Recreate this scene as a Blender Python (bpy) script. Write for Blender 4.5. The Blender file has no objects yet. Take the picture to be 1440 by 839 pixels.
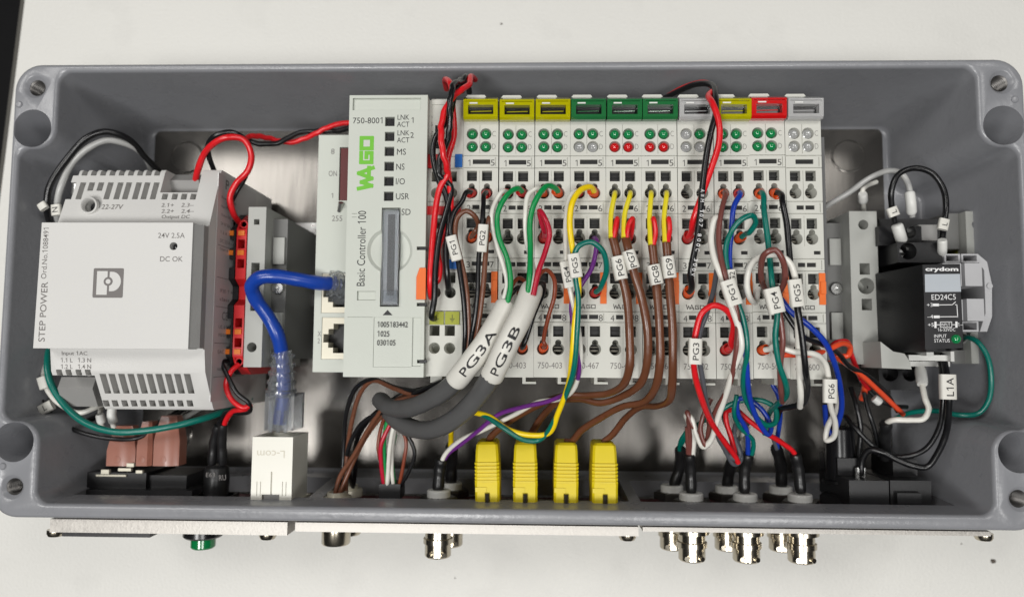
import bpy, bmesh, math, random
from mathutils import Vector, Matrix, Euler
random.seed(7)
S = 0.001                                   # everything below is written in millimetres
scene = bpy.context.scene
COL = scene.collection
pi = math.pi

# ------------------------------------------------------------------ camera
FPX, PW, PH = 1040.0, 1440.0, 839.0
CAM_LOC = Vector((9.578, -24.753, 326.42))
CAM_ROT = Euler((0.0775, 0.0303, 0.0064), 'XYZ')
cam = bpy.data.cameras.new('camera'); cam_o = bpy.data.objects.new('camera', cam); COL.objects.link(cam_o)
cam.sensor_fit = 'HORIZONTAL'; cam.sensor_width = 36; cam.lens = FPX / PW * 36
cam.clip_start = 0.01; cam.clip_end = 50
cam_o.location = CAM_LOC * S; cam_o.rotation_euler = CAM_ROT
cam.dof.use_dof = True; cam.dof.focus_distance = 0.243; cam.dof.aperture_fstop = 9.0
scene.camera = cam_o
# ------------------------------------------------------------------ light
w = bpy.data.worlds.new('World'); scene.world = w; w.use_nodes = True
bg = w.node_tree.nodes['Background']; bg.inputs[0].default_value = (0.95, 0.97, 1.0, 1); bg.inputs[1].default_value = 0.02

def ceiling_panel(loc, sx, sy, power, col, aim):
    L = bpy.data.lights.new('ceiling_panel_light', 'AREA'); L.shape = 'RECTANGLE'; L.size = sx; L.size_y = sy
    L.energy = power; L.color = col
    o = bpy.data.objects.new('ceiling_panel_light', L); COL.objects.link(o); o.location = loc
    o.rotation_euler = (Vector(aim) - Vector(loc)).to_track_quat('-Z', 'Y').to_euler()
ceiling_panel((-0.46, -0.50, 1.65), 0.50, 0.30, 14.5, (1, .99, .97), (0, 0, 0))
ceiling_panel((0.42, -0.52, 1.65), 0.50, 0.30, 9.0, (1, .99, .97), (0, 0, 0))
ceiling_panel((-0.95, 0.60, 1.7), 0.50, 0.7, 11, (1, .98, .95), (0, 0, 0))
ceiling_panel((0.75, 0.75, 1.7), 0.50, 0.5, 6, (1, .98, .95), (0, 0, 0))
scene.view_settings.view_transform = 'Standard'; scene.view_settings.look = 'None'
scene.view_settings.exposure = 0.0; scene.view_settings.gamma = 1
scene.render.engine = 'CYCLES'
scene.cycles.max_bounces = 8

# ------------------------------------------------------------------ helpers
_RM = CAM_ROT.to_matrix()
def P(px, py, z):
    """photo pixel -> point of the place at height z (mm)"""
    d = _RM @ Vector(((px - PW / 2) / FPX, (PH / 2 - py) / FPX, -1))
    return CAM_LOC + d * ((z - CAM_LOC.z) / d.z)
def mmpx(z): return (CAM_LOC.z - z) / FPX
def rect(px0, py0, px1, py1, z):
    a = P(px0, (py0 + py1) / 2, z); b = P(px1, (py0 + py1) / 2, z)
    c = P((px0 + px1) / 2, py0, z); d = P((px0 + px1) / 2, py1, z)
    return a.x, b.x, d.y, c.y
def lin(c):
    c /= 255.0
    return c / 12.92 if c <= .04045 else ((c + .055) / 1.055) ** 2.4
def rgb(r, g, b): return (lin(r), lin(g), lin(b), 1)

MATS = {}
def mat(name, col, rough=.45, metal=0, var=.04, vscale=120, bump=0, bscale=900, coat=0, trans=0, sss=0, rvar=.08, aniso=None, ior=1.5, dirt=0):
    m = bpy.data.materials.new(name); m.use_nodes = True; nt = m.node_tree; N = nt.nodes; L = nt.links
    b = N['Principled BSDF']; b.inputs['Metallic'].default_value = metal; b.inputs['IOR'].default_value = ior
    b.inputs['Coat Weight'].default_value = coat; b.inputs['Transmission Weight'].default_value = trans
    if sss:
        b.inputs['Subsurface Weight'].default_value = sss; b.inputs['Subsurface Scale'].default_value = 0.001
        b.inputs['Subsurface Radius'].default_value = (1, 1, 1)
    tc = N.new('ShaderNodeTexCoord'); mp = N.new('ShaderNodeMapping'); L.new(tc.outputs['Object'], mp.inputs[0])
    if aniso: mp.inputs['Scale'].default_value = aniso
    n = N.new('ShaderNodeTexNoise'); n.inputs['Scale'].default_value = vscale; n.inputs['Detail'].default_value = 5
    L.new(mp.outputs[0], n.inputs['Vector'])
    mx = N.new('ShaderNodeMix'); mx.data_type = 'RGBA'
    lo = [max(0, c * (1 - var * 2)) for c in col[:3]] + [1]; hi = [min(1, c * (1 + var * 2)) for c in col[:3]] + [1]
    mx.inputs['A'].default_value = lo; mx.inputs['B'].default_value = hi
    L.new(n.outputs['Fac'], mx.inputs['Factor'])
    out = mx.outputs['Result']
    if dirt:
        n3 = N.new('ShaderNodeTexNoise'); n3.inputs['Scale'].default_value = vscale * 3.3; n3.inputs['Detail'].default_value = 8
        L.new(mp.outputs[0], n3.inputs['Vector'])
        rp = N.new('ShaderNodeMapRange'); rp.inputs[1].default_value = .56; rp.inputs[2].default_value = .75; rp.inputs[3].default_value = 0; rp.inputs[4].default_value = dirt
        L.new(n3.outputs['Fac'], rp.inputs[0])
        m2 = N.new('ShaderNodeMix'); m2.data_type = 'RGBA'; L.new(out, m2.inputs['A']); m2.inputs['B'].default_value = [c * .45 for c in col[:3]] + [1]
        L.new(rp.outputs[0], m2.inputs['Factor']); out = m2.outputs['Result']
    L.new(out, b.inputs['Base Color'])
    r = N.new('ShaderNodeMapRange'); r.inputs[3].default_value = max(.02, rough - rvar); r.inputs[4].default_value = min(1, rough + rvar)
    L.new(n.outputs['Fac'], r.inputs[0]); L.new(r.outputs[0], b.inputs['Roughness'])
    if bump:
        n2 = N.new('ShaderNodeTexNoise'); n2.inputs['Scale'].default_value = bscale; n2.inputs['Detail'].default_value = 3
        L.new(mp.outputs[0], n2.inputs['Vector'])
        bp = N.new('ShaderNodeBump'); bp.inputs['Strength'].default_value = bump; bp.inputs['Distance'].default_value = 0.0003
        L.new(n2.outputs['Fac'], bp.inputs['Height']); L.new(bp.outputs[0], b.inputs['Normal'])
    MATS[name] = m
    return m
mat('table_laminate', rgb(218, 217, 212), .5, var=.02, vscale=14, bump=.7, bscale=800, dirt=.1)
mat('table_edge', rgb(70, 68, 62), .6); mat('floor_dark', (.004, .004, .005, 1), .8)
mat('grey_paint', rgb(135, 136, 140), .29, var=.035, vscale=60, bump=.32, bscale=480, rvar=.12, dirt=.12)
mat('bare_floor', rgb(108, 105, 101), .22, .8, var=.28, vscale=34, bump=.25, bscale=120, rvar=.13, dirt=.4, aniso=(1, .12, 1))
mat('steel', rgb(190, 190, 188), .28, 1, var=.06, vscale=200)
mat('nickel', rgb(188, 180, 164), .22, 1, var=.1, vscale=200)
mat('brushed', rgb(186, 182, 176), .5, .6, var=.14, vscale=500, aniso=(1, 1, .05), bump=.25, bscale=1200)
mat('thread_metal', rgb(110, 108, 106), .42, 1); mat('dark_metal', rgb(95, 92, 88), .35, .9)
mat('psu_plastic', rgb(206, 205, 202), .5, var=.015, vscale=40, bump=.25, bscale=2200)
mat('psu_grey', rgb(140, 139, 137), .5, bump=.2, bscale=2000)
mat('print_grey', rgb(112, 108, 106), .6); mat('module_print', rgb(74, 72, 70), .6); mat('print_black', rgb(28, 28, 30), .55); mat('print_white', rgb(225, 225, 225), .5)
mat('label_silver', rgb(196, 194, 193), .4, .15, var=.05, vscale=40)
mat('module_plastic', rgb(198, 198, 190), .42, var=.02, vscale=60, bump=.12, bscale=2400, dirt=.05)
mat('module_edge', rgb(98, 98, 98), .5)
mat('controller_plastic', rgb(192, 196, 187), .40, var=.02, vscale=40, bump=.12, bscale=2200, dirt=.05)
mat('wago_green', rgb(104, 182, 40), .5)
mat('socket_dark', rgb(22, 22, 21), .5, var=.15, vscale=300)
mat('clamp', rgb(105, 102, 94), .4, 1, var=.2, vscale=500)
mat('led_green', rgb(18, 128, 72), .16, coat=.6, sss=.15); mat('led_red', rgb(196, 18, 24), .16, coat=.6, sss=.15)
mat('led_clear', rgb(150, 151, 150), .15, coat=.6)
mat('cap_yellow', rgb(206, 200, 10), .10, coat=.5, trans=.4, var=.05); mat('cap_green', rgb(44, 124, 70), .12, coat=.5, trans=.35, var=.05)
mat('cap_red', rgb(214, 22, 24), .12, coat=.5, trans=.2, var=.05); mat('cap_clear', rgb(214, 214, 214), .1, coat=.5, trans=.45, var=.03)
mat('orange_tab', rgb(226, 106, 30), .4); mat('blue_tab', rgb(30, 100, 180), .4); mat('ground_tab', rgb(150, 155, 30), .45)
mat('black_plastic', rgb(26, 26, 28), .42, var=.1, bump=.1, bscale=1800); mat('black_gloss', rgb(18, 18, 20), .25, var=.1)
mat('red_plastic', rgb(206, 36, 40), .38); mat('amber_tab', rgb(226, 120, 30), .4)
mat('bracket_grey', rgb(168, 169, 164), .45, var=.03, bump=.15, bscale=2000); mat('bracket_dark', rgb(112, 112, 110), .5)
mat('relay_black', rgb(22, 22, 24), .40, var=.12, bump=.15, bscale=2200); mat('relay_label', rgb(38, 38, 40), .38)
mat('relay_blank', rgb(176, 182, 188), .35); mat('socket_grey', rgb(176, 176, 178), .42)
mat('clear_plastic', rgb(228, 232, 236), .06, trans=.92, var=.0, ior=1.35); mat('cream_plastic', rgb(222, 220, 209), .35, var=.02)
mat('cream_shade', rgb(196, 190, 172), .4); mat('crumb', rgb(90, 82, 74), .8); mat('slot_shade_black', rgb(14, 14, 14), .6); mat('port_metal', rgb(204, 199, 182), .38, .3); mat('yellow_plug', rgb(216, 194, 16), .45, dirt=.1, var=.05, bump=.15, bscale=2000)
mat('boot_brown', rgb(150, 98, 82), .3, sss=.3, var=.04, coat=.2); mat('white_nylon', rgb(216, 216, 212), .4)
mat('gasket_red', rgb(92, 22, 24), .5); mat('green_button', rgb(10, 130, 70), .2, coat=.4, trans=.3)
mat('sleeve_white', rgb(214, 212, 204), .42, var=.03, dirt=.08, bump=.1); mat('heatshrink', rgb(24, 24, 25), .35, var=.15, bump=.4, bscale=500)
mat('ferrule_orange', rgb(222, 84, 30), .35); mat('ferrule_red', rgb(190, 34, 30), .35); mat('ferrule_white', rgb(222, 222, 222), .35)
mat('cable_grey', rgb(80, 80, 80), .45, var=.05, bump=.1)
for k, c in dict(black=(20, 20, 22), red=(214, 26, 34), white=(222, 220, 212), green=(8, 136, 70), teal=(0, 104, 92), brown=(106, 66, 48),
                 umber=(112, 64, 58), maroon=(176, 24, 50), yellow=(240, 206, 20), blue=(22, 56, 160), purple=(106, 44, 128), grey=(84, 86, 92),
                 orange=(226, 78, 44), cobalt=(20, 62, 156), lemon=(224, 208, 40), silverw=(176, 176, 174), tcbrown=(98, 58, 38), rust=(126, 58, 36)).items():
    mat('pvc_' + k, rgb(*c), .30, var=.09, vscale=110, bump=.22, bscale=420, rvar=.12, dirt=.12)

ORG = {}
class MB:
    def __init__(s): s.bm = bmesh.new()
    def _v(s, pts): return [s.bm.verts.new(p) for p in pts]
    def _f(s, vs):
        try: return s.bm.faces.new(vs)
        except ValueError: return None
    def box(s, x0, x1, y0, y1, z0, z1, bev=0, seg=1):
        x0, x1 = min(x0, x1), max(x0, x1); y0, y1 = min(y0, y1), max(y0, y1); z0, z1 = min(z0, z1), max(z0, z1)
        return s.loft([[(x0, y0, z), (x1, y0, z), (x1, y1, z), (x0, y1, z)] for z in (z0, z1)], bev=bev, seg=seg)
    def loft(s, loops, bev=0, seg=1, cap=True):
        vs = [s._v(l) for l in loops]; n = len(vs[0]); fs = []
        for a, b in zip(vs[:-1], vs[1:]):
            for i in range(n): fs.append(s._f([a[i], a[(i + 1) % n], b[(i + 1) % n], b[i]]))
        if cap: fs.append(s._f(vs[0][::-1])); fs.append(s._f(vs[-1]))
        if bev:
            es = list({e for f in fs if f for e in f.edges if len(e.link_faces) == 2 and e.calc_face_angle(0) > .5})
            bmesh.ops.bevel(s.bm, geom=es, offset=bev, segments=seg, affect='EDGES', profile=.5, clamp_overlap=True)
        return s
    def prism(s, poly, axis, a0, a1, bev=0, seg=1):
        if axis == 'z': mk = lambda u, v, a: (u, v, a)
        elif axis == 'x': mk = lambda u, v, a: (a, u, v)
        else: mk = lambda u, v, a: (v, a, u)
        ar = sum(poly[i][0] * poly[(i + 1) % len(poly)][1] - poly[(i + 1) % len(poly)][0] * poly[i][1] for i in range(len(poly)))
        if ar < 0: poly = poly[::-1]
        return s.loft([[mk(u, v, a) for u, v in poly] for a in (min(a0, a1), max(a0, a1))], bev, seg)
    def lathe(s, base, axis, prof, n=20, cap=True):
        base = Vector(base); axis = Vector(axis).normalized()
        q = axis.to_track_quat('Z', 'Y')
        loops = [[base + q @ Vector((r * math.cos(2 * pi * i / n), r * math.sin(2 * pi * i / n), h)) for i in range(n)] for r, h in prof]
        return s.loft(loops, cap=cap)
    def cyl(s, p0, p1, r, r1=None, n=18):
        p0 = Vector(p0); p1 = Vector(p1)
        return s.lathe(p0, p1 - p0, [(r, 0), (r if r1 is None else r1, (p1 - p0).length)], n)
    def tube(s, pts, r, n=10, flat=1.0, rf=None):
        pts = [Vector(p) for p in pts]; loops = []
        t0 = (pts[1] - pts[0]).normalized(); up = Vector((0, 0, 1))
        if abs(t0.dot(up)) > .9: up = Vector((0, 1, 0))
        u = up.cross(t0).normalized(); last = t0
        for i, p in enumerate(pts):
            a = pts[max(0, i - 1)]; b = pts[min(len(pts) - 1, i + 1)]; t = (b - a).normalized()
            u = last.rotation_difference(t) @ u; u = (u - t * u.dot(t)).normalized(); v = t.cross(u); last = t
            k = rf(i / (len(pts) - 1)) if rf else 1
            loops.append([p + (u * math.cos(2 * pi * j / n) + v * math.sin(2 * pi * j / n) * flat) * r * k for j in range(n)])
        return s.loft(loops)
    def build(s, name, material, parent=None, origin=None, smooth=35):
        bm = s.bm
        bmesh.ops.recalc_face_normals(bm, faces=bm.faces)
        if parent is not None: org = ORG[parent.name]
        elif origin is not None: org = Vector(origin)
        else: org = Vector((0, 0, 0))
        me = bpy.data.meshes.new(name)
        for v in bm.verts: v.co = (v.co - org) * S
        bm.to_mesh(me); bm.free()
        return finish(me, name, material, parent, org, smooth)
def finish(me, name, material, parent, org, smooth=35):
    if smooth:
        me.polygons.foreach_set('use_smooth', [True] * len(me.polygons)); me.set_sharp_from_angle(angle=math.radians(smooth))
    me.materials.append(MATS[material])
    o = bpy.data.objects.new(name, me); COL.objects.link(o)
    if parent is not None: o.parent = parent
    else: o.location = org * S
    ORG[o.name] = org
    return o
def thing(name, label, cat, origin, group=None):
    o = bpy.data.objects.new(name, None); COL.objects.link(o); o.empty_display_size = .01
    o.location = Vector(origin) * S; ORG[o.name] = Vector(origin)
    return tag(o, label, cat, group)
def tag(o, label=None, cat=None, group=None, kind=None):
    if label: o['label'] = label
    if cat: o['category'] = cat
    if group: o['group'] = group
    if kind: o['kind'] = kind
    return o
def boolean(mb, cutters):
    """mb minus every cutter, as a fresh MB"""
    me = bpy.data.meshes.new('tmp'); bmesh.ops.recalc_face_normals(mb.bm, faces=mb.bm.faces); mb.bm.to_mesh(me); mb.bm.free()
    o = bpy.data.objects.new('tmp', me); COL.objects.link(o); tmp = []
    for c in cutters:
        mc = bpy.data.meshes.new('tmpc'); bmesh.ops.recalc_face_normals(c.bm, faces=c.bm.faces); c.bm.to_mesh(mc); c.bm.free()
        oc = bpy.data.objects.new('tmpc', mc); COL.objects.link(oc); tmp.append(oc)
        m = o.modifiers.new('b', 'BOOLEAN'); m.operation = 'DIFFERENCE'; m.solver = 'EXACT'; m.object = oc
    dg = bpy.context.evaluated_depsgraph_get(); ev = o.evaluated_get(dg)
    r = MB(); r.bm.from_mesh(ev.to_mesh()); ev.to_mesh_clear()
    for t in tmp + [o]: bpy.data.objects.remove(t)
    return r
_GLYPH = {}
def glyphs(s, bold):
    s = s.replace('1', '\U0001d7e3')                  # a figure one with a flag
    if (s, bold) not in _GLYPH:
        cu = bpy.data.curves.new('t', 'FONT'); cu.body = s; cu.offset = bold; cu.size = 1; cu.resolution_u = 3; cu.space_line = .95
        o = bpy.data.objects.new('t', cu); COL.objects.link(o)
        dg = bpy.context.evaluated_depsgraph_get(); me = o.evaluated_get(dg).to_mesh()
        vs = [v.co.copy() for v in me.vertices]; fs = [tuple(p.vertices) for p in me.polygons]
        bpy.data.objects.remove(o); bpy.data.curves.remove(cu)
        _GLYPH[(s, bold)] = (vs, fs)
    return _GLYPH[(s, bold)]
def letters(mb, s, c, u, v, h, wd=None, bold=0.0):
    """text centred on c, running along u, up along v, h tall (all lines together) and wd wide"""
    vs, fs = glyphs(s, bold)
    if not vs: return
    x0 = min(p.x for p in vs); x1 = max(p.x for p in vs); y0 = min(p.y for p in vs); y1 = max(p.y for p in vs)
    ky = h / (y1 - y0); kx = ky if wd is None else wd / (x1 - x0)
    u = Vector(u).normalized(); v = Vector(v).normalized(); c = Vector(c)
    nv = [mb.bm.verts.new(c + u * ((p.x - (x0 + x1) / 2) * kx) + v * ((p.y - (y0 + y1) / 2) * ky)) for p in vs]
    for f in fs: mb._f([nv[i] for i in f])
def pletters(mb, s, px, py, z, hpx, wpx=None, rot=0, bold=0.0):
    k = mmpx(z); a = math.radians(rot)
    letters(mb, s, P(px, py, z), (math.cos(a), math.sin(a), 0), (-math.sin(a), math.cos(a), 0), hpx * k, None if wpx is None else wpx * k, bold)
def lettering(items, z, material, parent):
    mb = MB()
    for it in items: pletters(mb, it[0], it[1], it[2], z, *it[3:])
    return mb.build('lettering', material, parent, smooth=0)
def spline(pts, sub=7):
    pts = [Vector(p) for p in pts]
    if len(pts) == 2: return [pts[0].lerp(pts[1], i / 6) for i in range(7)]
    out = []; q = [pts[0] * 2 - pts[1]] + pts + [pts[-1] * 2 - pts[-2]]
    for i in range(1, len(q) - 2):
        p0, p1, p2, p3 = q[i - 1:i + 3]
        t = [0]
        for a, b in ((p0, p1), (p1, p2), (p2, p3)): t.append(t[-1] + max(1e-3, (b - a).length) ** .5)
        for k in range(sub):
            x = t[1] + (t[2] - t[1]) * k / sub
            A1 = p0 * ((t[1] - x) / (t[1] - t[0])) + p1 * ((x - t[0]) / (t[1] - t[0]))
            A2 = p1 * ((t[2] - x) / (t[2] - t[1])) + p2 * ((x - t[1]) / (t[2] - t[1]))
            A3 = p2 * ((t[3] - x) / (t[3] - t[2])) + p3 * ((x - t[2]) / (t[3] - t[2]))
            B1 = A1 * ((t[2] - x) / (t[2] - t[0])) + A2 * ((x - t[0]) / (t[2] - t[0]))
            B2 = A2 * ((t[3] - x) / (t[3] - t[1])) + A3 * ((x - t[1]) / (t[3] - t[1]))
            out.append(B1 * ((t[2] - x) / (t[2] - t[1])) + B2 * ((x - t[1]) / (t[2] - t[1])))
    out.append(pts[-1])
    return out
def wire(label, col, pts, dpx=9.5, group=None, name='wire', flat=1.0, cat='wire', mm=None):
    """an insulated wire through (px, py, z) points; dpx is how wide it shows at the modules' height"""
    w3 = [p if isinstance(p, Vector) else P(*p) for p in pts]
    r = (mm if mm else dpx * .8 * mmpx(82)) / 2
    w3 = [p + Vector((random.uniform(-.22, .22), random.uniform(-.22, .22), 0)) if 2 < i < len(w3) - 2 else p for i, p in enumerate(w3)]
    a_, b_ = random.uniform(7, 13), random.uniform(0, 6)
    mb = MB(); mb.tube(spline(w3), r, 12, flat, rf=lambda t: 1 + .022 * math.sin(t * a_ * 3 + b_) + .018 * math.sin(t * a_ * 7.3))
    o = mb.build(name, 'pvc_' + col if 'pvc_' + col in MATS else col, None, w3[0], smooth=60)
    return tag(o, label, cat, group)
def collar(w, p, d, col='ferrule_orange', r=1.5, ln=3.2):
    """the plastic collar of a crimped ferrule, a part of the wire"""
    mb = MB(); p = Vector(p); d = Vector(d).normalized()
    mb.lathe(p - d * 1.2, d, [(r * .72, 0), (r * .8, .4), (r, 1.4), (r, ln), (r * .82, ln), (r * .8, ln - 1)], 16)
    return mb.build('ferrule_collar', 'ferrule_' + col if not col.startswith('ferrule') else col, w)
def sleeve(w, a, b, z, wpx, text='', hmm=None, th=9, name='marker_sleeve', m='sleeve_white', flip=False, tw=None, tb=.005, dz=0):
    """printed sleeve from pixel a to pixel b at height z (its top), a part of the wire it is slipped on"""
    k = mmpx(z); wd = wpx * k; hh = hmm or wd * .55
    pa, pb = P(*a, z - hh / 2), P(*b, z - hh / 2 + dz); t = (pb - pa).normalized(); side = t.cross(Vector((0, 0, 1))).normalized(); up = side.cross(t)
    prof = []
    for j in range(20):
        an = 2 * pi * j / 20; c, s_ = math.cos(an), math.sin(an)
        prof.append((math.copysign(abs(c) ** .6, c) * wd / 2, math.copysign(abs(s_) ** .6, s_) * hh / 2))
    mb = MB(); ln = (pb - pa).length
    mb.loft([[pa + t * (ln * f) + side * (x * q) + up * (y * q) for x, y in prof] for f, q in ((0.012, .8), (0, .9), (0, 1), (.5, 1.02), (1, 1), (1, .9), (.988, .8))])
    o = mb.build(name, m, w)
    if text:
        d = t if (t.y > 0) != flip else -t
        lm = MB(); letters(lm, text, (pa + pb) / 2 + up * (hh / 2 * 1.02 + .06), d, d.cross(up) * -1, th * k, tw * k if tw else None, tb)
        lm.build('lettering', 'print_black', o, smooth=0)
    return o
def copy_tree(o, parent, off=None):
    c = o.copy(); COL.objects.link(c); ORG[c.name] = ORG[o.name] + (off or Vector((0, 0, 0))); c.parent = parent
    for ch in o.children: copy_tree(ch, c, off)
    return c
#==SETTING==
# ------------------------------------------------------------------ the setting
mb = MB()
ea, eb = P(35, 0, 0), P(-6, 330, 0)                     # the table's left edge runs slightly askew
d = (ea - eb).normalized(); e0 = ea + d * 900; e1 = eb - d * 900
mb.prism([(e0.x, e0.y), (e1.x, e1.y), (1500, e1.y), (1500, e0.y)], 'z', -25, 0)
tag(mb.build('table_top', 'table_laminate', smooth=0), 'white laminate table top under the grey enclosure', None, None, 'structure')
mb = MB(); n = Vector((d.y, -d.x, 0)) * -1
mb.prism([(e0.x, e0.y), (e1.x, e1.y), (e1.x + n.x * 2.6, e1.y + n.y * 2.6), (e0.x + n.x * 2.6, e0.y + n.y * 2.6)], 'z', -25.5, -.8)
mb.build('edge_band', 'table_edge', bpy.data.objects['table_top'], smooth=0)
mb = MB(); mb.box(-4000, 4000, -4000, 4000, -760, -740)
tag(mb.build('floor', 'floor_dark', smooth=0), 'dark floor beside the table', None, None, 'structure')

# ------------------------------------------------------------------ enclosure
RIM, FLO = 70.0, 12.0
def arc_poly(corners, k=6):
    """rounded polygon: (x, y, r) corners"""
    out = []; n = len(corners)
    for i, (x, y, r) in enumerate(corners):
        p = Vector((x, y)); a = (Vector(corners[i - 1][:2]) - p).normalized(); b = (Vector(corners[(i + 1) % n][:2]) - p).normalized()
        c = p + (a + b) * r; s0 = p + a * r - c; s1 = p + b * r - c
        a0 = math.atan2(s0.y, s0.x); da = math.atan2(s1.y, s1.x) - a0
        while da > pi: da -= 2 * pi
        while da < -pi: da += 2 * pi
        out += [(c.x + r * math.cos(a0 + da * j / k), c.y + r * math.sin(a0 + da * j / k)) for j in range(k + 1)]
    return out
def outer(d): return arc_poly([(sx * (180 - d), sy * (80 - d) - (2.0 if sy < 0 else 0), 9.5 - d * .5) for sx, sy in ((-1, -1), (1, -1), (1, 1), (-1, 1))], 8)
def cavity(d):
    wx, wy, bx, by = 177 - d, 76.8 - d, 163.6 - d, 48.5 - d
    q = [(-wx, -by, 4), (-bx, -by, 8), (-bx, -wy, 4.5)]
    r = q + [(-x, y, rr) for x, y, rr in q[::-1]]
    return arc_poly(r + [(-x, -y, rr) for x, y, rr in r], 7)
body = MB(); body.loft([[(x, y, z) for x, y in outer(dd)] for z, dd in ((0, 3.2), (1, 2.2), (67.5, .2), (69.2, .25), (69.8, .7), (70, 1.3))])
cav = MB(); cav.loft([[(x, y, z) for x, y in cavity(dd)] for z, dd in ((FLO, 4.6), (12.6, 3.7), (14.2, 3.1), (68.4, 0), (69.2, -.25), (69.7, -.7), (70, -1.4), (74, -1.4))])
HOLES = [(-172, 71.4), (172, 71.4), (172, -71.4), (-172, -71.4)]
cuts = [cav]
for x, y in HOLES:
    c = MB(); c.lathe((x, y, 72), (0, 0, -1), [(4.4, 0), (4.4, 2), (4.0, 2.25), (2.95, 3.3), (2.95, 30)], 28); cuts.append(c)
BIG = [Vector((-172.2, 56, 70)), Vector((172.1, 56, 70)), Vector((172.3, -55.8, 70)), Vector((-172.3, -55.8, 70))]
for p in BIG:
    c = MB(); c.lathe((p.x, p.y, 72), (0, 0, -1), [(7.0, 0), (7.0, 2.1), (6.65, 2.6), (6.4, 44), (5.3, 45), (4.9, 44.4), (4.5, 46), (4.4, 80)], 36); cuts.append(c)
CUTZ = (24, 57)
OPEN = [P(108, 690, 55).x, P(436, 690, 55).x], [P(455, 690, 55).x, P(884, 690, 55).x], [P(900, 690, 55).x, P(1338, 690, 55).x]
for a, b in OPEN:
    c = MB(); c.box(a, b, -92, -65, *CUTZ, bev=3, seg=2); cuts.append(c)
body = boolean(body, cuts)
box_t = thing('enclosure', 'open grey cast metal enclosure holding all the wiring, standing on the white table', 'enclosure', (0, 0, 0))
body.build('shell', 'grey_paint', box_t, smooth=40)
mb = MB()
fl = arc_poly([(sx * 157.6, sy * 72.6 + .3, 3) for sx, sy in ((-1, -1), (1, -1), (1, 1), (-1, 1))], 5)
mb.prism(fl, 'z', FLO - .5, FLO + .35, bev=.2)
fp = mb.build('floor_plate', 'bare_floor', box_t)
for x, y in ((-143, 61), (143, 61), (-143, -58), (143, -58)):                           # pad marks of the casting
    m2 = MB(); m2.lathe((x, y, FLO), (0, 0, 1), [(7.2, 0), (7.2, .75), (6.8, .9), (6.4, .6), (.1, .6)], 32); m2.build('casting_pad', 'bare_floor', fp)
for x, y in HOLES:
    mb = MB(); pr = [(2.98, 0)]
    for i in range(16): pr += [(2.35, i * .9 + .45), (2.93, i * .9 + .9)]
    mb.lathe((x, y, 68.6), (0, 0, -1), pr, 24, cap=False); mb.build('thread_insert', 'thread_metal', box_t, smooth=20)
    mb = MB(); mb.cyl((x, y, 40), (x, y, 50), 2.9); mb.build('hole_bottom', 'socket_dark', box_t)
for p, q in ((P(27, 147, 70), 1), (P(1427, 140, 70), -1), (P(4, 655, 70), 1)):
    mb = MB(); mb.lathe((p.x, p.y, 69.8), (0, 0, 1), [(1.3, 0), (1.25, .4), (.9, .7), (.05, .75)], 16); mb.build('casting_nib', 'grey_paint', box_t)

# ------------------------------------------------------------------ connector plates on the outside of the front wall
def plate(px0, px1, label, screws, z1=64):
    x0, x1 = P(px0, 742, z1).x, P(px1, 742, z1).x
    t = thing('connector_plate', label, 'plate', ((x0 + x1) / 2, -84, 4), 'connector plates screwed to the enclosure')
    y1 = -83.4
    y0 = P((px0 + px1) / 2, 750, z1).y
    mb = MB(); mb.box(x0, x1, y0, y1, 6, z1, bev=.3); mb.build('panel', 'brushed', t)
    for s in screws:
        p = P(s, 752, 56); mb = MB(); mb.lathe((p.x, y0 + .3, 60.6), (0, -1, 0), [(3.0, 0), (3.0, 1.4), (2.5, 2.3), (1.2, 2.7), (1.2, 1.6), (.05, 1.6)], 20)
        mb.build('screw', 'nickel', t)
    return t, y0
pl_a, YA = plate(70, 404, 'connector plate with the green push button', (90, 383))
pl_b, YB = plate(415, 898, 'longest middle connector plate with one bayonet connector', (880,))
pl_c, YC = plate(904, 1393, 'connector plate with the row of three bayonet connectors', (1372,))
for (a, b), t in zip(OPEN, (pl_a, pl_b, pl_c)):
    mb = MB(); mb.box(a + 2, b - 2, -83.5, -81.0, CUTZ[0] + 2, CUTZ[1] - 2); mb.build('gasket', 'gasket_red', t)

# ------------------------------------------------------------------ mounting rail
RY = 13.0
mb = MB(); pr = [(-17.5, 19.5), (-17.5, 20.6), (-12.6, 20.6), (-12.6, 14.1), (12.6, 14.1), (12.6, 20.6), (17.5, 20.6), (17.5, 19.5), (13.7, 19.5), (13.7, 12.4), (-13.7, 12.4), (-13.7, 19.5)]
mb.loft([[(x, RY + y, z) for y, z in pr] for x in (-152, 156)])
tag(mb.build('mounting_rail', 'steel', None, (0, RY, 12.4), smooth=0), 'long zinc mounting rail lying along the enclosure floor', 'rail')

for px, py, r in ((1396, 788, 1.1), (705, 34, .5), (1352, 742 + 22, .35), (640, 812, .3)):
    p = P(px, py, 0); mb = MB(); mb.loft([[(p.x + rr * r * math.cos(a) * random.uniform(.7, 1.2), p.y + rr * r * .8 * math.sin(a) * random.uniform(.7, 1.2), h * r) for a in [k * pi / 4 for k in range(8)]] for rr, h in ((1, 0.02), (1.1, .4), (.6, .8))])
    tag(mb.build('crumb', 'crumb', None, (p.x, p.y, 0)), 'dark crumb on the table near the lower right corner' if r > 1 else ('tiny dark speck on the table above the enclosure' if r == .5 else ('tiny speck just below the connector plate end' if px > 1000 else 'tiny speck on the table below the middle plate')), 'crumb')
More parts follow.
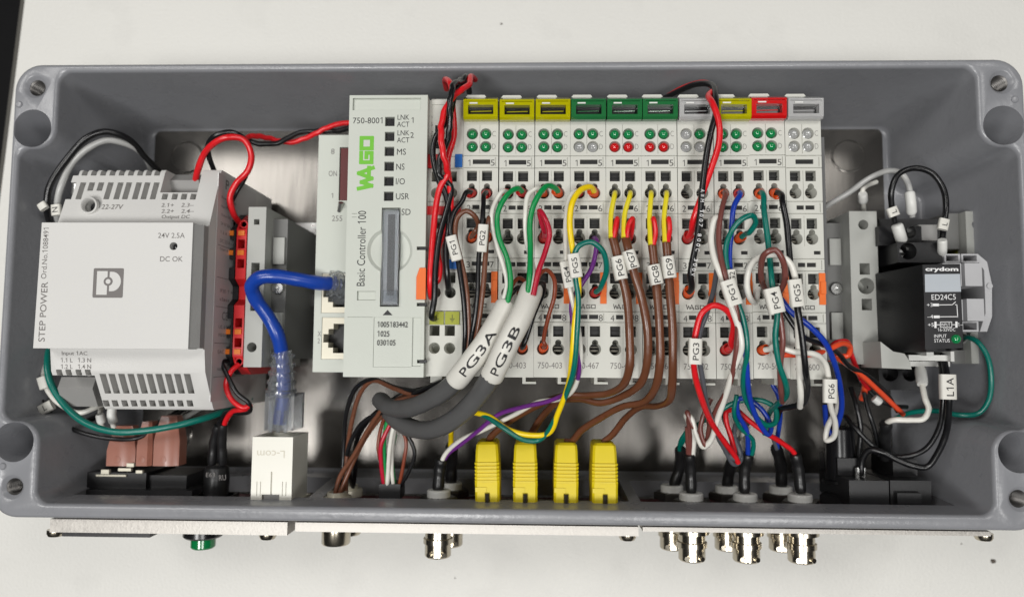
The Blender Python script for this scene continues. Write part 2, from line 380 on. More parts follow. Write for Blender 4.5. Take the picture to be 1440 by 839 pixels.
# ------------------------------------------------------------------ power supply
psu = thing('power_supply', 'off-white power supply unit with vent slots and a square logo, by the left wall', 'power supply', (-131, 0, 13))
XL, XR = -157.6, -103.6
yt, yb = P(170, 239, 67).y, P(190, 575, 66).y
prof = [(yt, 16), (yt, 66.5), (yt - .8, 67.3), (19.6, 75.4), (19.6, 76.5), (-23.3, 76.5), (-23.3, 75.4), (-31, 74.2), (yb + .8, 66.9), (yb, 66), (yb, 16)]
mb = MB(); mb.prism(prof, 'x', XL, XR, bev=.5, seg=2)
cuts = []
def slot(px0, py0, px1, py1, z, depth=14):
    c = MB(); c.box(*rect(px0, py0, px1, py1, z), z - depth, z + 9); cuts.append(c)
for i, x in enumerate((99, 113, 126, 139, 152, 166, 178, 192, 204, 217)):
    slot(x - 4, 270 if i == -1 else 255, x + 4, 268 if i in (2, 3) else 281, 70.5)
for x in (107, 119, 132, 145, 158, 171, 184, 197, 209, 221): slot(x - 4, 230, x + 4, 247, 67.8)
for x in (232, 246, 259, 272): slot(x - 4, 272, x + 4, 281, 71)
slot(229, 225, 281, 272, 69, 14)
for x in (151, 163.5, 177, 190, 203, 216, 229, 242, 255, 268.6):
    slot(x - 4.5, 525, x + 4.5, 553, 70.5); slot(x - 4.2, 562, x + 4.2, 571, 67)
for x in (91, 104, 118, 131): slot(x - 4, 519, x + 4, 527, 71)
slot(78, 527, 142, 590, 69, 16)
pt_ = P(125, 288.6, 74); c = MB(); c.cyl((pt_.x, pt_.y, 56), (pt_.x, pt_.y, 90), 2.2, n=28); cuts.append(c)
mb = boolean(mb, cuts); mb.build('housing', 'psu_plastic', psu, smooth=30)
mb = MB(); mb.box(XL + 2, P(226, 260, 63).x, 2, yt - 2, 40, 63.5); mb.build('vent_shade_block', 'socket_dark', psu); mb = MB(); mb.box(P(147, 550, 63).x, XR - 2, yb + 2, -2, 40, 63.5); mb.build('vent_shade_block', 'socket_dark', psu)  # dark blocks under the vents, the shade inside put in as colour
mb = MB(); mb.lathe((pt_.x, pt_.y, 71.5), (0, 0, 1), [(2.2, 0), (2.2, 2.4), (2.6, 3.0), (3.0, 2.8), (3.2, 1.5)], 28, cap=False); mb.build('adjuster_ring', 'psu_plastic', psu)
mb = MB(); mb.cyl((pt_.x, pt_.y, 57), (pt_.x, pt_.y, 70), 1.75); mb.build('adjuster_screw_shade', 'black_plastic', psu)  # black screw raised to fill the hole, its shade put in as colour
x0, x1, y0, y1 = rect(231, 243, 281, 272, 63)
mb = MB(); mb.prism([(y0, 52), (y0, 62), (y1 - 3, 64), (y1, 60), (y1, 52)], 'x', x0, x1, bev=.3); mb.build('terminal_plug', 'psu_grey', psu)
x0, x1, y0, y1 = rect(83, 530, 132, 572, 63)
mb = MB(); mb.prism([(y0, 50), (y0, 60), (y1 - 4, 64), (y1, 62), (y1, 50)], 'x', x0, x1, bev=.3); mb.build('terminal_plug', 'psu_grey', psu)
for x in (105, 205, 240):
    p = P(x, 262, 60); mb = MB(); mb.cyl((p.x, p.y - 3, 58), (p.x, p.y + 3, 58), 2.2); mb.build('capacitor', 'steel', psu)
# front cover, its grey flank and print
CZ = 83.0
x0, x1, y0, y1 = rect(54, 313, 268, 490, CZ)
mb = MB(); mb.prism([(x0 - .6, y0), (x1, y0), (x1, y1), (x0, y1)], 'z', 76.6, CZ, bev=.7, seg=3)
cv = boolean(mb, [MB().cyl((P(244, 346, CZ).x, P(244, 346, CZ).y, 80), (P(244, 346, CZ).x, P(244, 346, CZ).y, 90), 1.35, n=24)]).build('front_cover', 'psu_plastic', psu)
mb = MB(); mb.prism([(x1 - .02, CZ - .4), (x1 + 2.2, CZ - 3.4), (x1 + 2.2, 76.6), (x1 - .02, 76.6)][::1] and [(CZ - .5, x1 + .02), (CZ - 3, x1 + 2.5), (76.6, x1 + 2.5), (76.6, x1 + .02)], 'y', y0 + .3, y1 - .3, bev=.2)
mb.build('cover_flank', 'psu_grey', psu)
p = P(244, 346, CZ); mb = MB(); mb.lathe((p.x, p.y, 79.5), (0, 0, 1), [(1.3, 0), (1.2, 1.2), (.8, 2), (.05, 2.3)], 18); mb.build('indicator_lamp', 'black_gloss', psu)
ZP = CZ + .06
for it in ([('STEP POWER', 60.5, 438, 9.5, 86, 90, .004), ('Ord.No.1088491', 63, 356, 8, 74, 90, .002), ('24V 2.5A', 241, 331, 7.5, 39, 0, .002), ('DC OK', 241, 364, 7.5, 33, 0, .002)]): lettering([it], ZP, 'print_grey', cv)
def flat(name, poly, z, m, parent):
    mb = MB(); mb._f(mb._v([(a, b, z) for a, b in poly])); return mb.build(name, m, parent, smooth=0)
lx0, lx1, ly0, ly1 = rect(131, 377, 173.5, 418.5, CZ); lw = lx1 - lx0; lh = ly1 - ly0
def LG(u, v): return (lx0 + u * lw, ly0 + v * lh)
lg = flat('logo', arc_poly([(*LG(0, 0), .5), (*LG(1, 0), .5), (*LG(1, 1), .5), (*LG(0, 1), .5)], 4), ZP, 'print_grey', cv)
def logo_piece(pts, z, m): flat('logo_field', [LG(*p) for p in pts], z, m, lg)
logo_piece([(.12, .1), (.47, .1), (.47, .9), (.12, .9)], ZP + .03, 'psu_plastic')
logo_piece([(.54, .22)] + [(.62 + .3 * math.cos(a), .55 + .33 * math.sin(a)) for a in [(-.5 + i / 14) * pi for i in range(15)]] + [(.54, .88)], ZP + .03, 'psu_plastic')
logo_piece([(.5 + .15 * math.cos(i * pi / 14), .55 + .15 * math.sin(i * pi / 14)) for i in range(28)], ZP + .06, 'print_grey')
logo_piece([(.5 + .08 * math.cos(i * pi / 14), .55 + .08 * math.sin(i * pi / 14)) for i in range(28)], ZP + .09, 'psu_plastic')
# deck lettering lies on the sloping decks
def deck(items, f):
    mb = MB()
    for s, px, py, h, wd in items:
        z = 73
        for _ in range(4): z = f(P(px, py, z).y)
        c = P(px, py, z); k = mmpx(z); sl = (f(c.y + 1) - f(c.y - 1)) / 2; v = Vector((0, 1, sl)).normalized()
        letters(mb, s, c + Vector((0, -sl, 1)).normalized() * .1, (1, 0, 0), v, h * k, wd * k, .002)
    mb.build('lettering', 'print_grey', psu, smooth=0)
up = lambda y: 75.4 + (67.3 - 75.4) * (y - 19.6) / (yt - .8 - 19.6)
deck([('22-27V', 158, 291, 8, 31), ('2.1+', 236, 288.5, 6.5, 18), ('2.3–', 264, 288.5, 6.5, 18), ('2.2+', 236, 297, 6.5, 18), ('2.4–', 264, 297, 6.5, 18), ('Output DC', 247, 305.5, 7.5, 41)], up)
dn = lambda y: 75.4 + (74.2 - 75.4) * (y + 23.3) / (-31 + 23.3) if y > -31 else 74.2 + (66.9 - 74.2) * (y + 31) / (yb + .8 + 31)
deck([('Input 1AC', 105, 497, 7.5, 37), ('1.1 L', 94, 506, 6.5, 17), ('1.3 N', 119, 506, 6.5, 19), ('1.2 L', 94, 515, 6.5, 17), ('1.4 N', 119, 515, 6.5, 19)], dn)
# rating label on the flank
xs = XR + .12
mb = MB(); mb.box(XR - .2, xs, yb + 3, yt - 1.5, 34, 69.5); lb = mb.build('rating_label', 'label_silver', psu, smooth=0)
mb = MB(); U = (0, 0, -1); V = (0, 1, 0)
y = yt - 6
letters(mb, 'P', (xs + .05, yt - 4.5, 62), U, V, 3.6, 3, .02)
for s, h in (('Power supply', 1.3), ('Input AC 100-240 V', 1.2), ('Output DC 24 V', 1.2), ('24 W 50/60 Hz', 1.2), ('1.3 A  0.6 A', 1.2), ('DC 2.5 A max', 1.2), ('Output 24 V 60 W', 1.2)):
    y -= 3.1 if y < yt - 7 else 4; letters(mb, s, (xs + .05, y, 60), U, V, h, 13, .0)
letters(mb, 'CE', (xs + .05, -11, 60), U, V, 3, 5, .0)
for yy, s in ((-2, 'IP20  T 40'), (-5, 'class II'), (-15, 'UL 61010'), (-18, 'IND.CONT.EQ'), (-24, 'EAC 2023'), (-30, 'made 2023-10')): letters(mb, s, (xs + .05, yy, 59), U, V, 1.3, 12)
for yy in (14, 2.5, -8, -21, -33): mb._f(mb._v([(xs + .05, yy, 68), (xs + .05, yy, 40), (xs + .05, yy + .2, 40), (xs + .05, yy + .2, 68)]))
mb.build('lettering', 'print_grey', lb, smooth=0)

# ------------------------------------------------------------------ rail terminals and end bracket beside the power supply
def rail_terminal(label, px0, px1, m, ztop=47):
    x0, x1 = P(px0, 400, ztop).x, P(px1, 400, ztop).x; y0, y1 = P(325, 527, ztop).y, P(325, 296, ztop).y
    t = thing('rail_terminal', label, 'terminal', ((x0 + x1) / 2, (y0 + y1) / 2, 16), 'feed-through terminals on the rail')
    L = y1 - y0
    mb = MB(); pr = [(y0, 20), (y0, ztop - 9), (y0 + 4, ztop - 2), (y0 + 7, ztop), (y0 + L * .42, ztop), (y0 + L * .46, ztop - 4), (y0 + L * .54, ztop - 4), (y0 + L * .58, ztop), (y1 - 7, ztop), (y1 - 4, ztop - 2), (y1, ztop - 9), (y1, 20)]
    mb.prism(pr, 'x', x0 + .1, x1 - .1, bev=.25)
    xm = (x0 + x1) / 2; cs = []
    for f in (.08, .20, .32, .68, .80, .92): cs.append(MB().box(x0 + .7, x1 - .7, y0 + L * f - 2, y0 + L * f + 1.3, ztop - 8, ztop + 3))
    boolean(mb, cs).build('housing', m, t)
    for f in (.14, .26, .74, .86):
        mb = MB(); mb.box(x0 + .8, x1 - .8, y0 + L * f - .9, y0 + L * f + .9, ztop - 5, ztop + .5, bev=.2); mb.build('release_button', 'amber_tab', t)
    for f in (.08, .92):
        mb = MB(); mb.lathe((xm, y0 + L * f, ztop - 2.5), (0, 0, 1), [(1.5, 0), (1.5, 1), (1.1, 1), (1.1, 0)], 16); mb.build('wire_entry', m, t)
rail_terminal('black rail terminal squeezed between power supply and red terminal', 313, 329.5, 'black_plastic', 58)
rail_terminal('red rail terminal with amber release buttons beside the grey bracket', 330, 345, 'red_plastic', 60)
def end_bracket(label, px0, px1, py0, py1, z, holes, side, group='grey end brackets on the rail', extra=None):
    x0, x1, y0, y1 = rect(px0, py0, px1, py1, z)
    t = thing('end_bracket', label, 'bracket', ((x0 + x1) / 2, (y0 + y1) / 2, 16), group)
    mb = MB(); mb.box(x0, x1, y0, y1, 18, z, bev=.5, seg=2); cs = []
    for kind, px, py, r in holes:
        p = P(px, py, z); k = mmpx(z)
        cs.append(MB().cyl((p.x, p.y, z - 9), (p.x, p.y, z + 3), r * k, n=24) if kind == 'o' else MB().box(p.x - r[0] * k, p.x + r[0] * k, p.y - r[1] * k, p.y + r[1] * k, z - 9, z + 3))
    boolean(mb, cs).build('clamp_body', 'bracket_grey', t)
    xa, xb = (x1, x1 + 5.4) if side > 0 else (x0 - 5.4, x0)
    mb = MB(); mb.box(xa + .02, xb - .02, y0 + 3, y1 - 3, 16, z - 8, bev=.6); mb.build('clamp_foot', 'bracket_dark', t)
    mb = MB(); ym = (y0 + y1) / 2; xm = (xa + xb) / 2; mb.lathe((xm, ym, z - 9), (0, 0, 1), [(2.4, 0), (2.4, 2.2), (2.0, 2.6), (.6, 2.6), (.6, 1.6), (.05, 1.6)], 18); mb.build('clamp_screw', 'steel', t)
    for s_ in (-1, 1):
        mb = MB(); mb.box(xa + .6, xb - .6, ym + s_ * 14 - 5, ym + s_ * 14 + 5, z - 12, z - 6.6, bev=.5); mb.build('rib', 'bracket_grey', t)
    return t
end_bracket('grey end bracket beside the red terminal, behind the blue cable', 346, 371, 291, 516, 62,
            [('s', 361, 312, (4, 4)), ('s', 359, 382, (6, 13)), ('s', 358, 425, (6, 12)), ('o', 354, 488, 7)], 1)
end_bracket('grey end bracket between the last module and the black relay', 1197, 1236, 297, 512, 52,
            [('o', 1214, 316, 7), ('s', 1216, 378, (7, 8)), ('o', 1218, 402, 11.5), ('s', 1219, 428, (7, 8)), ('s', 1222, 495, (5, 5))], -1)

# ------------------------------------------------------------------ controller
ctl = thing('bus_controller', 'light grey controller with green logo and six square indicator windows', 'controller', (-40, 13, 16))
CT = 84.0
x0, x1, y0, y1 = rect(487, 134, 598.5, 530, CT)
mb = MB(); mb.box(x0, x1, y0, y1, 22, CT, bev=.8, seg=3); cs = []
k = mmpx(CT)
def cbox(px0, py0, px1, py1, z, dep): cs.append(MB().box(*rect(px0, py0, px1, py1, z), z - dep, z + 2))
for i in range(6): cbox(541.5 - i * .35, 164.5 + i * 21, 555 - i * .35, 177.5 + i * 21, CT, 2.2)
cbox(496, 138, 592, 155, CT, 1.0)
cbox(535.5, 292, 562, 431, CT, 3.5)
cbox(495, 300, 502, 300.8, CT, .4); cbox(495, 305, 502, 305.6, CT, .4)
cbox(489, 445, 524, 446, CT, .35); cbox(525, 446, 579, 516, CT, .35); cbox(579.6, 446, 592, 515, CT, .6)
for yy in (349, 428, 508): cbox(586, yy - 2.5, 602, yy + 2.5, CT, 3)
cbox(502, 409, 528, 422, CT, .9)
kn = P(548, 352, CT); kc = MB(); kc.lathe((kn.x, kn.y, CT + 2), (0, 0, -1), [(7.6, 0), (7.6, 2), (6.6, 3.0), (3, 3.6), (.05, 3.7)], 40); cs.append(kc)
boolean(mb, cs).build('housing', 'controller_plastic', ctl, smooth=30)
for i in range(6):
    a = rect(542.5 - i * .35, 165.5 + i * 21, 554 - i * .35, 176.5 + i * 21, CT); mb = MB(); mb.box(*a, CT - 2, CT - 1.2, bev=.15); mb.build('indicator_window', 'black_gloss', ctl)
for yy in (349, 428, 508):
    a = rect(589, yy - 2, 599, yy + 2, CT); mb = MB(); mb.box(*a, CT - 2.8, CT - .8, bev=.1); mb.build('hinge_pin', 'black_plastic', ctl)
a = rect(586, 377, 599, 421, CT); mb = MB(); mb.prism([(a[0], a[2]), (a[1], a[2]), (a[1], a[3]), (a[0] + 1, a[3]), (a[0], a[3] - 3)], 'z', CT - 1, CT + .9, bev=.3); ot = mb.build('release_tab', 'orange_tab', ctl)
a = rect(539, 297, 560, 428, CT); mb = MB(); mb.box(a[0], a[1], a[2], a[3], CT - 3.2, CT - .9); mb.build('card_slot', 'label_silver', ctl); mb = MB(); mb.box(a[0] + 1.3, a[1] - 1.3, a[2] + 3, a[3] - 1, CT - .88, CT - .6); mb.build('card_dark_strip', 'dark_metal', ctl)  # dark strip added down the middle of the card slot
mb = MB(); mb.box(a[0] - .2, a[1] + .2, a[2] - .3, a[3] + .3, CT - .4, CT + 1.4, bev=.5, seg=2); mb.build('card_cover', 'clear_plastic', ctl)
a = rect(540, 409, 559, 425, CT); mb = MB(); mb.box(*a, CT + 1.45, CT + 1.9, bev=.15); mb.build('card_latch', 'clear_plastic', ctl)
ZC = CT + .06
for i, s in enumerate(('LNK\nACT', 'LNK\nACT', 'MS', 'NS', 'I/O', 'USR', 'SD')): pass
lettering([('750-8001', 517, 169.5, 9, 43), ('LNK\nACT', 567, 170, 18, 18), ('1', 580, 169, 8, 3), ('LNK\nACT', 567, 192, 18, 18), ('2', 579.5, 190, 8, 5), ('MS', 564.5, 213.5, 9, 13), ('NS', 563, 234.5, 9, 12),
           ('I/O', 563, 255, 9, 13), ('USR', 566, 276, 9, 19), ('SD', 571, 298, 9, 13), ('Basic Controller 100', 508, 349, 12, 108, 90), ('1005183442', 552, 456, 8, 43), ('1025', 539, 469, 8, 17), ('030105', 543, 481.5, 8, 26)], ZC - .0, 'print_black', ctl)
def block_logo(mb, c, u, v, h, wd, th):
    """the maker's heavy block letters as strokes in a 4.2 x 1 field"""
    u, v, c = Vector(u), Vector(v), Vector(c); q = lambda a, b: c + u * ((a / 4.2 - .5) * wd) + v * ((b - .5) * h)
    for ln, dy in ((((.12, 1), (.34, .1), (.62, .8), (.9, .1), (1.3, 1.0)), 0), (((1.3, 1.0), (1.72, .02)), .01), (((1.12, .3), (1.75, .3)), .02), (((2.9, .86), (2.14, .86), (2.14, .14), (2.86, .14), (2.86, .5), (2.5, .5)), .01), (((3.2, .86), (4.02, .86), (4.02, .14), (3.2, .14), (3.2, .86)), .02)):
        for a, b in zip(ln[:-1], ln[1:]):
            pa, pb_ = q(*a), q(*b); t = (pb_ - pa).normalized(); n = u.cross(v).cross(t) * (th * h / 2); e = t * (th * h * .42); up_ = u.cross(v) * dy; dy += .004
            mb._f(mb._v([pa - e - n + up_, pb_ + e - n + up_, pb_ + e + n + up_, pa - e + n + up_]))
mb = MB(); block_logo(mb, P(515, 229, ZC), (0, 1, 0), (-1, 0, 0), 21 * mmpx(ZC), 80 * mmpx(ZC), .27); mb.build('lettering', 'wago_green', ctl, smooth=0)
flat('logo_field', [tuple(P(a, b, ZC).xy) for a, b in ((538, 443), (552, 443), (545, 435.5))], ZC + .02, 'print_black', ctl)
a = rect(525, 446, 579, 516, CT)
# low left half: sockets, address switches
LZ = 62.0
x0b, _, y0b, y1b = rect(444, 190, 487, 523, LZ); xr = x0 + 3
mb = MB(); mb.box(x0b, xr, y0b, y1b, 20, LZ, bev=.6, seg=2); cs = []
def rj(py0, py1): a = rect(452, py0, 487, py1, LZ); return a
u1, u2 = rj(384, 440), rj(446, 505)
for u in (u1, u2): cs.append(MB().box(u[0], xr + 5, u[2], u[3], LZ - 12, LZ + 2))
cs.append(MB().box(P(477, 240, LZ).x, xr + 5, P(477, 282, LZ).y, P(477, 207, LZ).y, LZ - 3, LZ + 2))
boolean(mb, cs).build('base_housing', 'controller_plastic', ctl, smooth=30)
a = rect(478, 208, 492, 281, LZ); mb = MB(); mb.box(*a, LZ - 2.8, LZ - .6, bev=.2); dp = mb.build('address_switch', 'gasket_red', ctl)
for u in (u1, u2):
    mb = MB(); mb.box(u[0] + .1, xr, u[2] + .1, u[3] - .1, LZ - 11, LZ - .3, bev=.2); m_ = (u[2] + u[3]) / 2; h = (u[3] - u[2]) / 2
    c1 = MB().prism([(u[0] + 3.2, m_ - h * .16), (u[0] + 3.2, m_ + h * .16), (u[0] + 4.6, m_ + h * .16), (u[0] + 4.6, m_ + h * .38), (u[0] + 6, m_ + h * .38), (u[0] + 6, m_ + h * .72), (xr - .6, m_ + h * .72), (xr - .6, m_ - h * .72), (u[0] + 6, m_ - h * .72), (u[0] + 6, m_ - h * .38), (u[0] + 4.6, m_ - h * .38), (u[0] + 4.6, m_ - h * .16)][::1], 'z', LZ - 9, LZ + 2)
    c1 = MB().prism([(u[0] + .6, m_ - h * .2), (u[0] + .6, m_ + h * .2), (u[0] + 2.4, m_ + h * .2), (u[0] + 2.4, m_ + h * .45), (u[0] + 4.2, m_ + h * .45), (u[0] + 4.2, m_ + h * .7), (xr - .6, m_ + h * .7), (xr - .6, m_ - h * .7), (u[0] + 4.2, m_ - h * .7), (u[0] + 4.2, m_ - h * .45), (u[0] + 2.4, m_ - h * .45), (u[0] + 2.4, m_ - h * .2)], 'z', LZ - 9, LZ + 2)
    s_ = boolean(mb, [c1]).build('network_socket', 'port_metal', ctl, smooth=20)
    mb = MB(); mb.box(u[0] + .7, xr - .7, m_ - h * .68, m_ + h * .68, LZ - 9.5, LZ - 7); mb.build('socket_cavity', 'black_plastic', s_)
lettering([('8', 468, 213, 8, 5), ('ON', 468, 244, 8, 12), ('1', 467, 275, 7, 3), ('255', 474, 307, 8, 15), ('X\n2', 445 + 4, 474, 17, 5)], LZ + .06, 'print_grey', ctl)
a = rect(470, 286, 484, 297, LZ); mb = MB(); mb.cyl(((a[0] + a[1]) / 2, a[2], LZ - .5), ((a[0] + a[1]) / 2 + 1, a[3], LZ + 1.4), .9); mb.build('earth_clip', 'steel', ctl)

# ------------------------------------------------------------------ I/O modules
ZF = 81.0
MX0 = -14.75                                         # left side of the first module
yv = lambda py: P(905, py, ZF).y
ROWS = [271, 335, 412, 491]; SQ = [247.5, 314, 391, 466]; STRIP = [(219, 236), (283, 300), (363, 380), (438, 453)]
HX = (3.05, 8.15)                                    # the two wire entries across a module
def T(i, r, c, dz=0): return Vector((MX0 + 12 * i + HX[c], yv(ROWS[r]) , ZF + dz))
def module_body(x0, w=12.0, leds=True):
    mb = MB(); mb.box(x0 + .08, x0 + w - .08, yv(531), yv(139), 24, ZF, bev=.3); cs = []
    a = MB()
    for r in range(4):
        for c in HX:
            ys = yv(SQ[r]); a.box(x0 + c - 1.7, x0 + c + 1.7, ys - 1.75, ys + 1.75, ZF - 12, ZF + 2)
    cs.append(a); b = MB(); d = MB()
    for r in range(4):
        for c in HX:
            y = yv(ROWS[r]); b.lathe((x0 + c, y, ZF + 2), (0, 0, -1), [(2.0, 0), (2.0, 2), (1.75, 3.2), (1.6, 10)], 20)
            d.cyl((x0 + c, y + 2.1, ZF - 9), (x0 + c, y + 2.1, ZF + 2), 1.05, n=14)
    cs += [b, d]; e = MB(); g = MB()
    for j, (s0, s1) in enumerate(STRIP):
        m = (yv(s0) + yv(s1)) / 2
        if j == 0: e.box(x0 + 3.3, x0 + 9.2, m - .8, m + .8, ZF - 3, ZF + 2)
        else: e.box(x0 + 3.3, x0 + 5.7, m - .72, m + .72, ZF - 3, ZF + 2); e.box(x0 + 6.2, x0 + 9.2, m - .72, m + .72, ZF - 3, ZF + 2)
        for s in (s0, s1): g.box(x0 - 1, x0 + w + 1, yv(s) - .14, yv(s) + .14, ZF - .55, ZF + 2)
        g.box(x0 + 10.9, x0 + 11.15, yv(s1) + .5, yv(s0) - .5, ZF - .4, ZF + 2)
    g.box(x0 + 5.55, x0 + 5.72, yv(216), yv(175), ZF - .3, ZF + 2)
    for s0, s1 in ((240, 281), (303, 345), (383, 425), (457, 500)): g.box(x0 + 5.55, x0 + 5.72, yv(s1), yv(s0), ZF - .25, ZF + 2)
    e.box(x0 + 8.6, x0 + 10.8, yv(357), yv(352), ZF - 2, ZF + 2)
    cs += [e, g]
    if leds:
        f = MB()
        for lx in (3.05, 7.65):
            for ly in (188, 206): f.lathe((x0 + lx, yv(ly), ZF + 2), (0, 0, -1), [(1.95, 0), (1.95, 2.0), (1.75, 3.6)], 24)
        cs.append(f)
    return boolean(mb, cs)
mod = thing('io_module', 'x', 'I/O module', (MX0, 13, 20))
hous = module_body(MX0).build('housing', 'module_plastic', mod, smooth=30)
def module_parts(x0, t):
    mb = MB(); mb.box(x0 + .5, x0 + 11.3, yv(520), yv(180), ZF - 16, ZF - 12.2); mb.build('socket_shade_floor', 'socket_dark', t)  # dark slab that puts the shade of the deep holes into colour
    for r in range(4):
        for c in HX:
            y = yv(ROWS[r]); mb = MB(); mb.box(x0 + c - 1.3, x0 + c + 1.3, y - .9, y - .2, ZF - 8, ZF - 3.2); mb.box(x0 + c - 1.3, x0 + c + 1.3, y + .5, y + .8, ZF - 8, ZF - 4)
            mb.box(x0 + c - 1.5, x0 + c + 1.5, y - 1.5, y + 1.5, ZF - 9.6, ZF - 8.2); mb.build('cage_clamp', 'clamp', t)
    for r in range(4):
        for c in HX:
            ys = yv(SQ[r]); mb = MB(); mb.box(x0 + c - 1.62, x0 + c + 1.62, ys - 1.67, ys + 1.67, ZF - 6, ZF - 2.4); mb.box(x0 + c - 1.62, x0 + c + 1.62, ys - .1, ys + .25, ZF - 2.4, ZF - 1.7); mb.build('release_slot_shade', 'socket_dark', t)  # dark filler for the shade and the clamp inside each square hole
            y = yv(ROWS[r]); mb = MB(); mb.cyl((x0 + c, y, ZF - 10.3), (x0 + c, y, ZF - 5.2), 1.62, n=14); mb.build('entry_shade', 'socket_dark', t)  # dark plug, shade at the bottom of the round entry as colour
    mb = MB(); mb.prism([(x0 + .6, yv(143)), (x0 + .6, yv(134)), (x0 + 1.2, yv(131.5)), (x0 + 7, yv(131.5)), (x0 + 7.5, yv(134)), (x0 + 7.5, yv(136)), (x0 + 2.6, yv(136)), (x0 + 2.6, yv(143))], 'z', 68, 80, bev=.2); mb.build('latch', 'module_plastic', t)
    mb = MB(); mb.prism([(x0 + 8.2, yv(530)), (x0 + 8.2, yv(541)), (x0 + .8 + 12, yv(541)), (x0 + 12.8, yv(538)), (x0 + 9.3, yv(538)), (x0 + 9.3, yv(530))], 'z', 62, 76); mb.build('latch', 'module_plastic', t)
    mb = MB(); mb.box(x0 + 9.9, x0 + 11.95, yv(427), yv(383), ZF - 3, ZF + .45, bev=.25); mb.box(x0 + 10.3, x0 + 11.96, yv(412), yv(395), ZF, ZF + .9, bev=.2); mb.build('release_tab', 'orange_tab', t)
def slot_inserts(x0, t):
    for j, (s0, s1) in enumerate(STRIP):
        m = (yv(s0) + yv(s1)) / 2
        for a, b in (((3.34, 9.16),) if j == 0 else ((3.34, 5.66), (6.24, 9.16))):
            mb = MB(); mb.box(x0 + a, x0 + b, m - .68, m + .68, ZF - 3, ZF - .6); mb.build('marker_slot_shade', 'slot_shade_black', t)  # black bar laid in the slot, its shade given as colour
    mb = MB(); mb.box(x0 + 8.65, x0 + 10.75, yv(356.7), yv(352.3), ZF - 2, ZF - .7); mb.build('marker_slot_shade', 'slot_shade_black', t)  # same painted shade in the small side slot
def module_print(x0, t, numbered=True):
    mb = MB(); X = (1, 0, 0); Y = (0, 1, 0); z = ZF + .05
    if numbered:
        for j, (a, b) in enumerate((('1', '5'), ('2', '6'), ('3', '7'), ('4', '8'))):
            m = (yv(STRIP[j][0]) + yv(STRIP[j][1])) / 2 - .35
            letters(mb, a, (x0 + 2.1, m, z), X, Y, 2.1, .75 if j == 0 else 1.25); letters(mb, b, (x0 + 10.05, m, z), X, Y, 2.1, 1.35)
    m = yv(431); block_logo(mb, (x0 + 5.4, m, z), Vector(X), Vector(Y), 1.6, 6.2, .16)
    letters(mb, 'C', (x0 + 10.4, yv(188), z), X, Y, 1.8, 1.1, -.02); letters(mb, 'D', (x0 + 10.4, yv(206), z), X, Y, 1.8, 1.1, -.02)
    return mb.build('lettering', 'module_print', t, smooth=0)
module_parts(MX0, mod); slot_inserts(MX0, mod); module_print(MX0, mod)
CAPS = {}
def cap_meshes(col):
    x0 = MX0; a = MB(); a.prism([(yv(171), ZF - .2), (yv(171), ZF + 2.4), (yv(168), ZF + 3.2), (yv(144), ZF + 3.6), (yv(139), ZF + 1.6), (yv(139), ZF - .2)], 'x', x0 + .22, x0 + 11.78, bev=.25)
    c1 = MB().box(x0 + 1.8, x0 + 10.3, yv(164.5), yv(151.8), ZF + .6, ZF + 6)
    c2 = MB().box(x0 + 2.2, x0 + 5.1, yv(150.6), yv(148.6), ZF + 2.6, ZF + 6)
    c3 = MB().box(x0 + .9, x0 + 11.1, yv(147.2), yv(146.4), ZF + 2.8, ZF + 6)
    return boolean(a, [c1, c2, c3])
def add_cap(col, t):
    cap = cap_meshes(col).build('marker_carrier', 'cap_' + col, t)
    x0 = MX0
    mb = MB(); mb.box(x0 + 1.85, x0 + 10.25, yv(164.4), yv(151.9), ZF + .62, ZF + 1.0); mb.build('marker_window', 'black_gloss', cap)
    mb = MB(); mb.box(x0 + 2.3, x0 + 5.0, yv(150.5), yv(148.7), ZF + 2.62, ZF + 3.75, bev=.15); mb.build('marker_strip', 'white_nylon', cap)
    mb = MB(); mb.cyl((x0 + 2.5, yv(158), ZF + 1.05), (x0 + 9.6, yv(157.4), ZF + 1.05), .16, n=8); mb.build('marker_rib', 'cap_' + col, cap)
    return cap
def led_mesh(col):
    mb = MB(); mb.lathe((MX0 + 3.05, yv(188), ZF - 1.4), (0, 0, 1), [(1.62, 0), (1.6, .6), (1.45, 1.25), (1.05, 1.8), (.5, 2.1), (.04, 2.16)], 20)
    return mb.bm
GR = 'input and output modules on the rail'
MODS = [('yellow', 'gggg', '750-403', 'yellow-capped I/O module next to the supply module, first of the three'),
        ('yellow', 'gggg', '750-403', 'middle one of the three adjoining yellow-capped I/O modules'),
        ('yellow', 'gggg', '750-403', 'yellow-capped I/O module touching the first green-capped one'),
        ('green', 'ggcc', '750-467', 'green-capped I/O module with two green and two unlit clear indicators'),
        ('green', 'ggrr', '750-469', 'middle green-capped I/O module with two green and two red indicators'),
        ('green', 'ggrr', '750-469', 'green-capped I/O module with red indicators, next to a clear-capped one'),
        ('clear', 'cgcc', '750-602', 'clear-capped I/O module with a single green indicator behind twisted wires'),
        ('yellow', 'gggg', '750-402', 'lone yellow-capped I/O module between the clear and red caps'),
        ('red', 'gggg', '750-504', 'only I/O module with a red marker cap'),
        ('clear', 'cccc', '750-600', 'last module of the row, clear cap, no green indicators')]
base_parts = list(mod.children)
